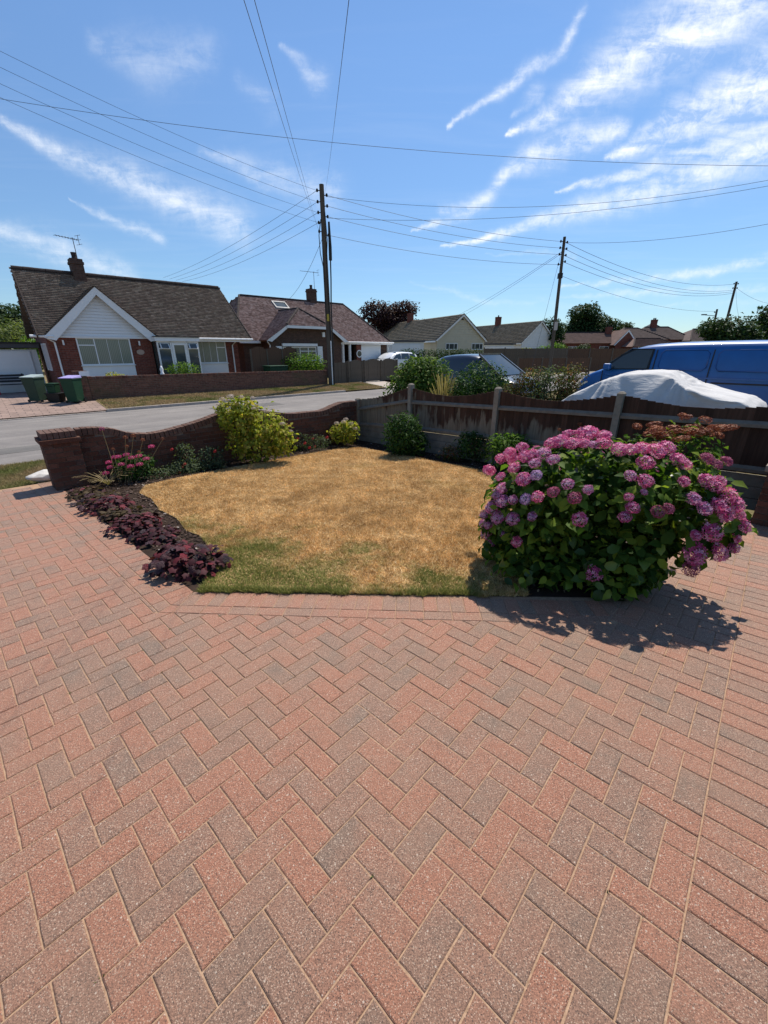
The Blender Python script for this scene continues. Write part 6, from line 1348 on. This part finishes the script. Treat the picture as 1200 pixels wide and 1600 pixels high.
def car(label, loc, rot, L_, st, glass, body, hw, screens, name='parked_car', wr=.32):
    t = thing(name, label, 'car', loc, rot); loft('body', st, body, t)
    for nm, pts in glass: sidepatch(t, nm, pts, hw, M['car_glass'], .01, .008, (-1, 1))
    for nm, pts in screens: plate(t, nm, pts, M['car_glass'], .01)
    for s in (-1, 1):
        for x in (L_*.18, L_*.80): wheel(t, x, s*.76, wr)
        MB().box(L_-.28, L_-.12, s*.62-.14, s*.62+.14, .62, .76).build('headlight', M['headlight'], t, bevel=.02); MB().box(-.0, .06, s*.66-.1, s*.66+.1, .7, .95).build('tail_light', M['red'], t, bevel=.01)
        MB().box(L_*.60, L_*.64, s*.98-.07, s*.98+.07, .98, 1.10).build('wing_mirror', body, t, bevel=.02)
    return t
def hwc(z): return .90 if z < 1.05 else .90-(z-1.05)/.60*.20
# dark MPV, nose towards the drive head
st = [(0, .35, 1.0, 1.1, .8, .84, .7), (.06, .3, 1.1, 1.62, .84, .88, .66), (.35, .28, 1.12, 1.78, .86, .9, .69), (1.4, .28, 1.12, 1.83, .86, .9, .70), (2.1, .28, 1.12, 1.80, .86, .9, .69), (2.5, .28, 1.12, 1.66, .86, .9, .68), (3.0, .28, 1.12, 1.36, .86, .9, .74), (3.32, .28, 1.10, 1.16, .86, .88, .78), (3.42, .28, 1.10, 1.10, .86, .88, .78), (3.9, .3, 1.02, 1.02, .84, .84, .7), (4.15, .34, .88, .88, .8, .78, .65), (4.22, .4, .66, .66, .72, .7, .6)]
car('dark blue people carrier parked behind the round laurel bush', UV(12.9, 10.33, -.2), VROT+math.pi, 3.6, [(q[0]*.86,)+q[1:] for q in st], [('side_window', [(a*.86, b) for a, b in q]) for q in ([(.3, 1.16), (1.15, 1.16), (1.15, 1.68), (.45, 1.66)], [(1.22, 1.16), (2.05, 1.16), (2.0, 1.67), (1.22, 1.69)], [(2.12, 1.16), (3.0, 1.16), (2.5, 1.54), (2.1, 1.65)])], M['navy'], hwc, [('windscreen', [(2.86, -.74, 1.18), (2.86, .74, 1.18), (1.93, .60, 1.80), (1.93, -.60, 1.80)])])
dcar = [o for o in COL.objects if o.get('label', '').startswith('dark blue people')][0]
for s_ in (-1, 1): MB().bar((2.88, s_*.77, 1.17), (1.92, s_*.63, 1.81), .06).build('screen_pillar', M['navy'], dcar)
MB().bar((1.92, -.63, 1.82), (1.92, .63, 1.82), .06).build('screen_header', M['navy'], dcar)
st = [(0, .35, .95, 1.0, .8, .84, .7), (.06, .3, 1.0, 1.3, .84, .88, .7), (.3, .28, 1.02, 1.50, .86, .9, .69), (.7, .28, 1.02, 1.60, .86, .9, .69), (2.2, .28, 1.02, 1.61, .86, .9, .69), (2.65, .28, 1.02, 1.52, .86, .9, .69), (3.1, .28, 1.02, 1.28, .86, .9, .74), (3.4, .28, 1.0, 1.04, .86, .88, .78), (3.5, .28, 1.0, 1.0, .86, .88, .78), (4.0, .3, .92, .92, .84, .84, .7), (4.35, .34, .78, .78, .8, .78, .65), (4.42, .4, .6, .6, .72, .7, .6)]
car('white car parked behind the curved wooden gates by the garage door', UV(26.6, 24.9, .08), UROT+math.pi, 4.42, st, [('side_window', [(.35, 1.07), (1.1, 1.07), (1.1, 1.48), (.5, 1.44)]), ('side_window', [(1.17, 1.07), (2.05, 1.07), (2.0, 1.49), (1.17, 1.49)]), ('side_window', [(2.12, 1.07), (3.05, 1.07), (2.6, 1.38), (2.1, 1.48)])], M['white_paint'], lambda z: .90 if z < 1.0 else .90-(z-1.0)/.60*.2, [('windscreen', [(3.4, -.74, 1.06), (3.4, .74, 1.06), (2.4, .60, 1.57), (2.4, -.60, 1.57)]), ('rear_window', [(.04, .62, 1.12), (.04, -.62, 1.12), (.26, -.58, 1.44), (.26, .58, 1.44)])])
# car under a white cloth cover
def covered():
    t = thing('covered_car', 'low car under a draped white cloth cover between the fence and the blue van', 'car', UV(8.95, .55, -.28), VROT)
    xs = np.linspace(-.06, 3.42, 120); px = [-.06, .0, .10, .2, .35, .55, .88, 1.10, 1.25, 1.46, 1.75, 2.06, 2.3, 2.5, 2.72, 2.92, 3.12, 3.30, 3.38, 3.42]; pz = [.40, .78, 1.05, 1.20, 1.29, 1.33, 1.39, 1.46, 1.55, 1.655, 1.675, 1.65, 1.58, 1.50, 1.37, 1.24, 1.10, .95, .7, .4]
    n = 91; V = []; r = random.Random(6)
    for i, x in enumerate(xs):
        zt = float(np.interp(x, px, pz)); cab = max(0, min(1, (x-1.0)/.5))*max(0, min(1, (2.9-x)/.4)); hw = .80*min(1, .72+.28*math.sin(math.pi*min(1, max(0, (x+.1)/1.1))*.5))*min(1, .72+.28*min(1, max(0, 3.5-x)/.6))
        for j in range(n):
            s = -1+2*j/(n-1); a = abs(s); sg = 1 if s > 0 else -1
            # cross-section: roof, shoulder at belt, hanging skirt
            rw_ = (.80-.30*cab)*hw/.8
            zb_ = min(zt, .98+.18*max(0, 1-abs(x-1.5)/2.4))
            if a < .42: f = a/.42; y = f*rw_; z = zt-.05*f*f*(1 if cab > .2 else .7)
            elif a < .68: f = (a-.42)/.26; y = rw_+(hw-rw_)*f; z = zt-.05+(zb_-zt)*(f**1.15)*(.9 if cab > .1 else .35)
            else: f = (a-.68)/.32; y0 = hw; z0 = zt-.05+(zb_-zt)*(.9 if cab > .1 else .35); y = y0+.05*f-.03*math.sin(math.pi*f); z = z0+(.30-z0)*f
            # long drape folds fanning out from the windscreen pillar, small crumples
            fold = 0.0
            for fx, fs, fk in ((1.22, .9, 1.3), (2.35, -.8, .9), (.25, .5, .5), (3.1, -.4, .5)):
                dxx, daa = x-fx, a-.30; th_ = math.atan2(daa, dxx*fs*1.6+.001); rr_2 = math.hypot(dxx, daa*1.2)
                fold += fk*.011*math.sin(11*th_+1.3*fx+s)*math.exp(-(rr_2/.75)**2)*min(1, rr_2*4)
            fold += .004*math.sin(9*x+7*a+2*math.sin(3*x+s*2))*min(1, a*1.3)
            z += fold*(1 if a < .68 else .4); y += fold*(1.2 if a > .42 else 0)
            V.append((x, sg*y, z))
    F = [(i*n+j, (i+1)*n+j, (i+1)*n+j+1, i*n+j+1) for i in range(len(xs)-1) for j in range(n-1)]
    m = Mt('cover_cloth', .75, .2); m.col(m.ramp(m.noise(4, 5, .6), [(.3, (.47, .455, .44, 1)), (.7, (.57, .555, .54, 1))])); m.bump(m.noise(3.5, 4, .5, None, (1, 4, 2), 1.2), .35, .04)
    link('cloth_cover', mesh_np('cloth_cover', V, F, m.m, True), t)
    MB().tube([(.25, -.0, .35), (3.1, 0, .35)], .33, 10).build('car_underbody', M['underbody_dark'], t)
    for s in (-1, 1):
        for x in (.6, 2.75): wheel(t, x, s*.62, .29, .16)
covered()

# ------------------------------------------------------------ poles and wires
def pole(label, base, top_z, r0=.15, r1=.10, lean=(0, 0), levels=(), idir=(1, 0)):
    t = thing('utility_pole', label, 'pole', base); H_ = top_z-base[2]
    mb = MB(); mb.tube([(0, 0, -.3), (lean[0]*.5, lean[1]*.5, H_*.5), (lean[0], lean[1], H_)], [r0, (r0+r1)/2, r1], 14); mb.build('shaft', M['pole'], t)
    dx, dy = idir
    for (dz, s) in levels:
        z = H_-dz; k = z/H_; cx_, cy_ = lean[0]*k, lean[1]*k; ib = MB(); o_ = r1+.02
        ib.tube([(cx_+s*dx*o_*.5, cy_+s*dy*o_*.5, z), (cx_+s*dx*(o_+.14), cy_+s*dy*(o_+.14), z+.02)], .022, 6); ib.tube([(cx_+s*dx*(o_+.10), cy_+s*dy*(o_+.10), z-.05), (cx_+s*dx*(o_+.10), cy_+s*dy*(o_+.10), z), (cx_+s*dx*(o_+.10), cy_+s*dy*(o_+.10), z+.08)], [.045, .06, .04], 8)
        ib.build('insulator', M['black'], t)
    return t
P1B = Vector((-3.03, 24.85, prof(20.3)-.02)); P1H = 9.44
lv_ = [(.25, -1), (.72, -1), (1.17, -1), (1.6, -1), (.45, 1), (.9, 1), (1.35, 1), (2.15, 1), (1.98, -1)]
pl1 = pole('tall wooden utility pole by the low wall with stacked insulators and cables', P1B, P1H, .165, .115, (-.02, 0), lv_)
MB().tube([(.27, -.05, 8.0), (.28, -.05, 6.9), (.27, -.05, 6.3)], [.05, .085, .085], 10).build('cable_joint', M['black'], pl1)
MB().tube([(.27, -.05, 6.4), (.25, -.05, 5.4), (.2, -.08, 4.2), (.18, -.1, 0)], .035, 8).build('cable_riser', M['black'], pl1)
MB().tube([(-.13, -.1, 8.1), (-.26, -.1, 7.4), (-.24, -.1, 6.6), (-.12, -.12, 6.0), (-.1, -.16, 3.5)], .022, 6).build('cable_loop', M['black'], pl1)
MB().tube([(.10, -.12, 8.4), (.16, -.14, 7.2), (.08, -.14, 6.2), (.12, -.16, 1)], .022, 6).build('cable_loop', M['black'], pl1)
MB().box(-.05, .07, -.185, -.165, 3.4, 3.75).build('warning_plate', simple('yellow_plate', (.45, .33, .05, 1), .6), pl1)
MB().tube([(.1, -.17, 0), (.1, -.17, 2.4)], .03, 8).build('cable_guard', M['upvc'], pl1)
P2B = Vector((11.55, 30.0, .0)); P2H = 8.33
pl2 = pole('slim leaning wooden utility pole behind the grey-green shrubs, right of centre', P2B, P2H, .12, .085, (-.22, 0), [(.25, -1), (.6, -1), (.95, -1), (1.5, -1), (.3, 1), (.65, 1), (1.0, 1), (1.35, 1)])
MB().box(-.3, -.05, -.12, .12, 6.05, 6.35).build('junction_box', M['dark'], pl2)
MB().box(-.16, .06, -.14, -.12, 3.0, 3.5).build('notice_plate', simple('white_notice', (.5, .45, .42, 1), .7), pl2)
P3B = Vector((36.7, 48, 0)); pl3 = pole('right-hand far utility pole leaning above the blue van roof', P3B, 8.31, .14, .10, (-.16, 0), [(.2, 1), (.6, 1), (.2, -1), (.6, -1)])
P4B = Vector((35.9, 48.5, 0)); pl4 = pole('shorter far utility pole just left of the taller one above the van', P4B, 5.8, .12, .09, (-.25, 0), [(.3, -1)])
MB().bar((-.3, 0, 5.15), (-1.6, 0, 5.25), .05).box(-1.75, -1.25, -.1, .1, 5.22, 5.32).build('lamp_arm', M['lead'], pl4)
def wire(label, p0, p1, sag=.4, r=.012, group='overhead cables'):
    p0 = Vector(p0); p1 = Vector(p1); n = 22; pts = []
    for i in range(n+1): f = i/n; p = p0.lerp(p1, f); p.z -= 4*sag*f*(1-f); pts.append(p)
    o = MB().tube(pts, r*.72, 5, cap=False).mesh('overhead_cable', M['cable']); link('overhead_cable', o, label=label, category='cable', group=group)
p1t = Vector((P1B.x, P1B.y, P1H))
WIRES = 1
for i, dz in enumerate((.25, .72, 1.17, 1.6)):
    nm = ['highest', 'second highest', 'third', 'lowest'][i]
    wire(f'{nm} of the four parallel cables running from the near pole to the upper left', p1t+Vector((-.24, 0, -dz)), [(-12.06, 15.95, 10.28), (-12.15, 15.89, 9.89), (-12.23, 15.82, 9.48), (-12.31, 15.76, 9.14)][i], .22, .0075)
    wire(f'{nm} of four cables from the near pole down behind the left bungalow', p1t+Vector((-.24, 0, -dz+.02)), [(-17.84, 41.31, 7.55), (-18.3, 41.11, 7.62), (-18.75, 40.91, 7.69), (-19.19, 40.7, 7.76)][3-i], .35, .011)
wire('left one of two cables rising steeply from the near pole to the upper edge', p1t+Vector((-.26, -.05, -1.9)), (-.86, 3.3, 3.80), .12, .0035)
wire('right one of two cables rising steeply from the near pole to the upper edge', p1t+Vector((-.24, -.05, -2.0)), (-.79, 3.3, 3.80), .08, .0035)
wire('single cable rising from the top of the near pole straight to the upper edge', p1t+Vector((.12, -.05, -.4)), (-.15, 3.2, 3.75), .12, .0035)
wire('cable sloping down from the near pole to the chimneyed hipped roof', p1t+Vector((-.12, 0, -2.3)), UV(17.4, 29.0, 5.0), .45, .013)
wire('long single cable crossing the whole sky from left edge to right edge', (-10.96, 14.28, 8.15), (11.98, 14.75, 6.70), .38, .0075)
for i, dz in enumerate((.45, .9, 1.35, 2.15)):
    wire(['highest', 'second', 'third', 'lowest'][i]+' of four sagging cables between the near pole and the slim leaning pole', p1t+Vector((.26, 0, -dz)), P2B+Vector((-.32, 0, P2H-.25-.35*i-.2*(i == 3))), .30, .013)
    wire(['highest', 'second', 'third', 'lowest'][i]+' of the four cables from the slim leaning pole to the far right pole', P2B+Vector((-.1, 0, P2H-.3-.35*i)), P3B+Vector((-.2, 0, 8.1-.4*min(i, 1)-.15*i)), .9, .016)
wire('upper of two cables from the near pole rising to the right edge', p1t+Vector((.26, 0, -.5)), (17.57, 21.81, 8.72), .75, .011)
wire('lower of two cables from the near pole rising to the right edge', p1t+Vector((.26, 0, -1.4)), (17.6, 21.79, 8.5), .55, .011)
wire('single cable from the slim leaning pole sweeping up to the right edge', P2B+Vector((-.1, 0, P2H-.3)), (17.9, 21.5, 7.05), .3, .012)
wire('left one of two thin cables falling from the slim leaning pole to the cream house', P2B+Vector((-.3, 0, P2H-.8)), (7.8, 52, 5.2), .2, .014)
wire('right one of two thin cables falling from the slim leaning pole to the white-gabled house', P2B+Vector((-.3, 0, P2H-.9)), (9.5, 60, 5.6), .2, .014)
wire('stay wire from the slim leaning pole down to the ground on its left', P2B+Vector((-.28, 0, P2H-.7)), P2B+Vector((-1.3, .1, .3)), .0, .012, 'stay wires')
wire('cable from the box on the slim leaning pole sagging to the short far pole', P2B+Vector((-.1, 0, 6.2)), P4B+Vector((-.2, 0, 5.6)), .6, .014)
wire('cable from the far right pole dropping to the dark trees at the right edge', P3B+Vector((-.1, 0, 7.8)), P3B+Vector((4.5, 0, 6.2)), .3, .014)
wire('thin loop of cable hanging from the far right pole towards the tree', P3B+Vector((0, 0, 7.6)), P3B+Vector((1.6, 0, 4.5)), .5, .012)
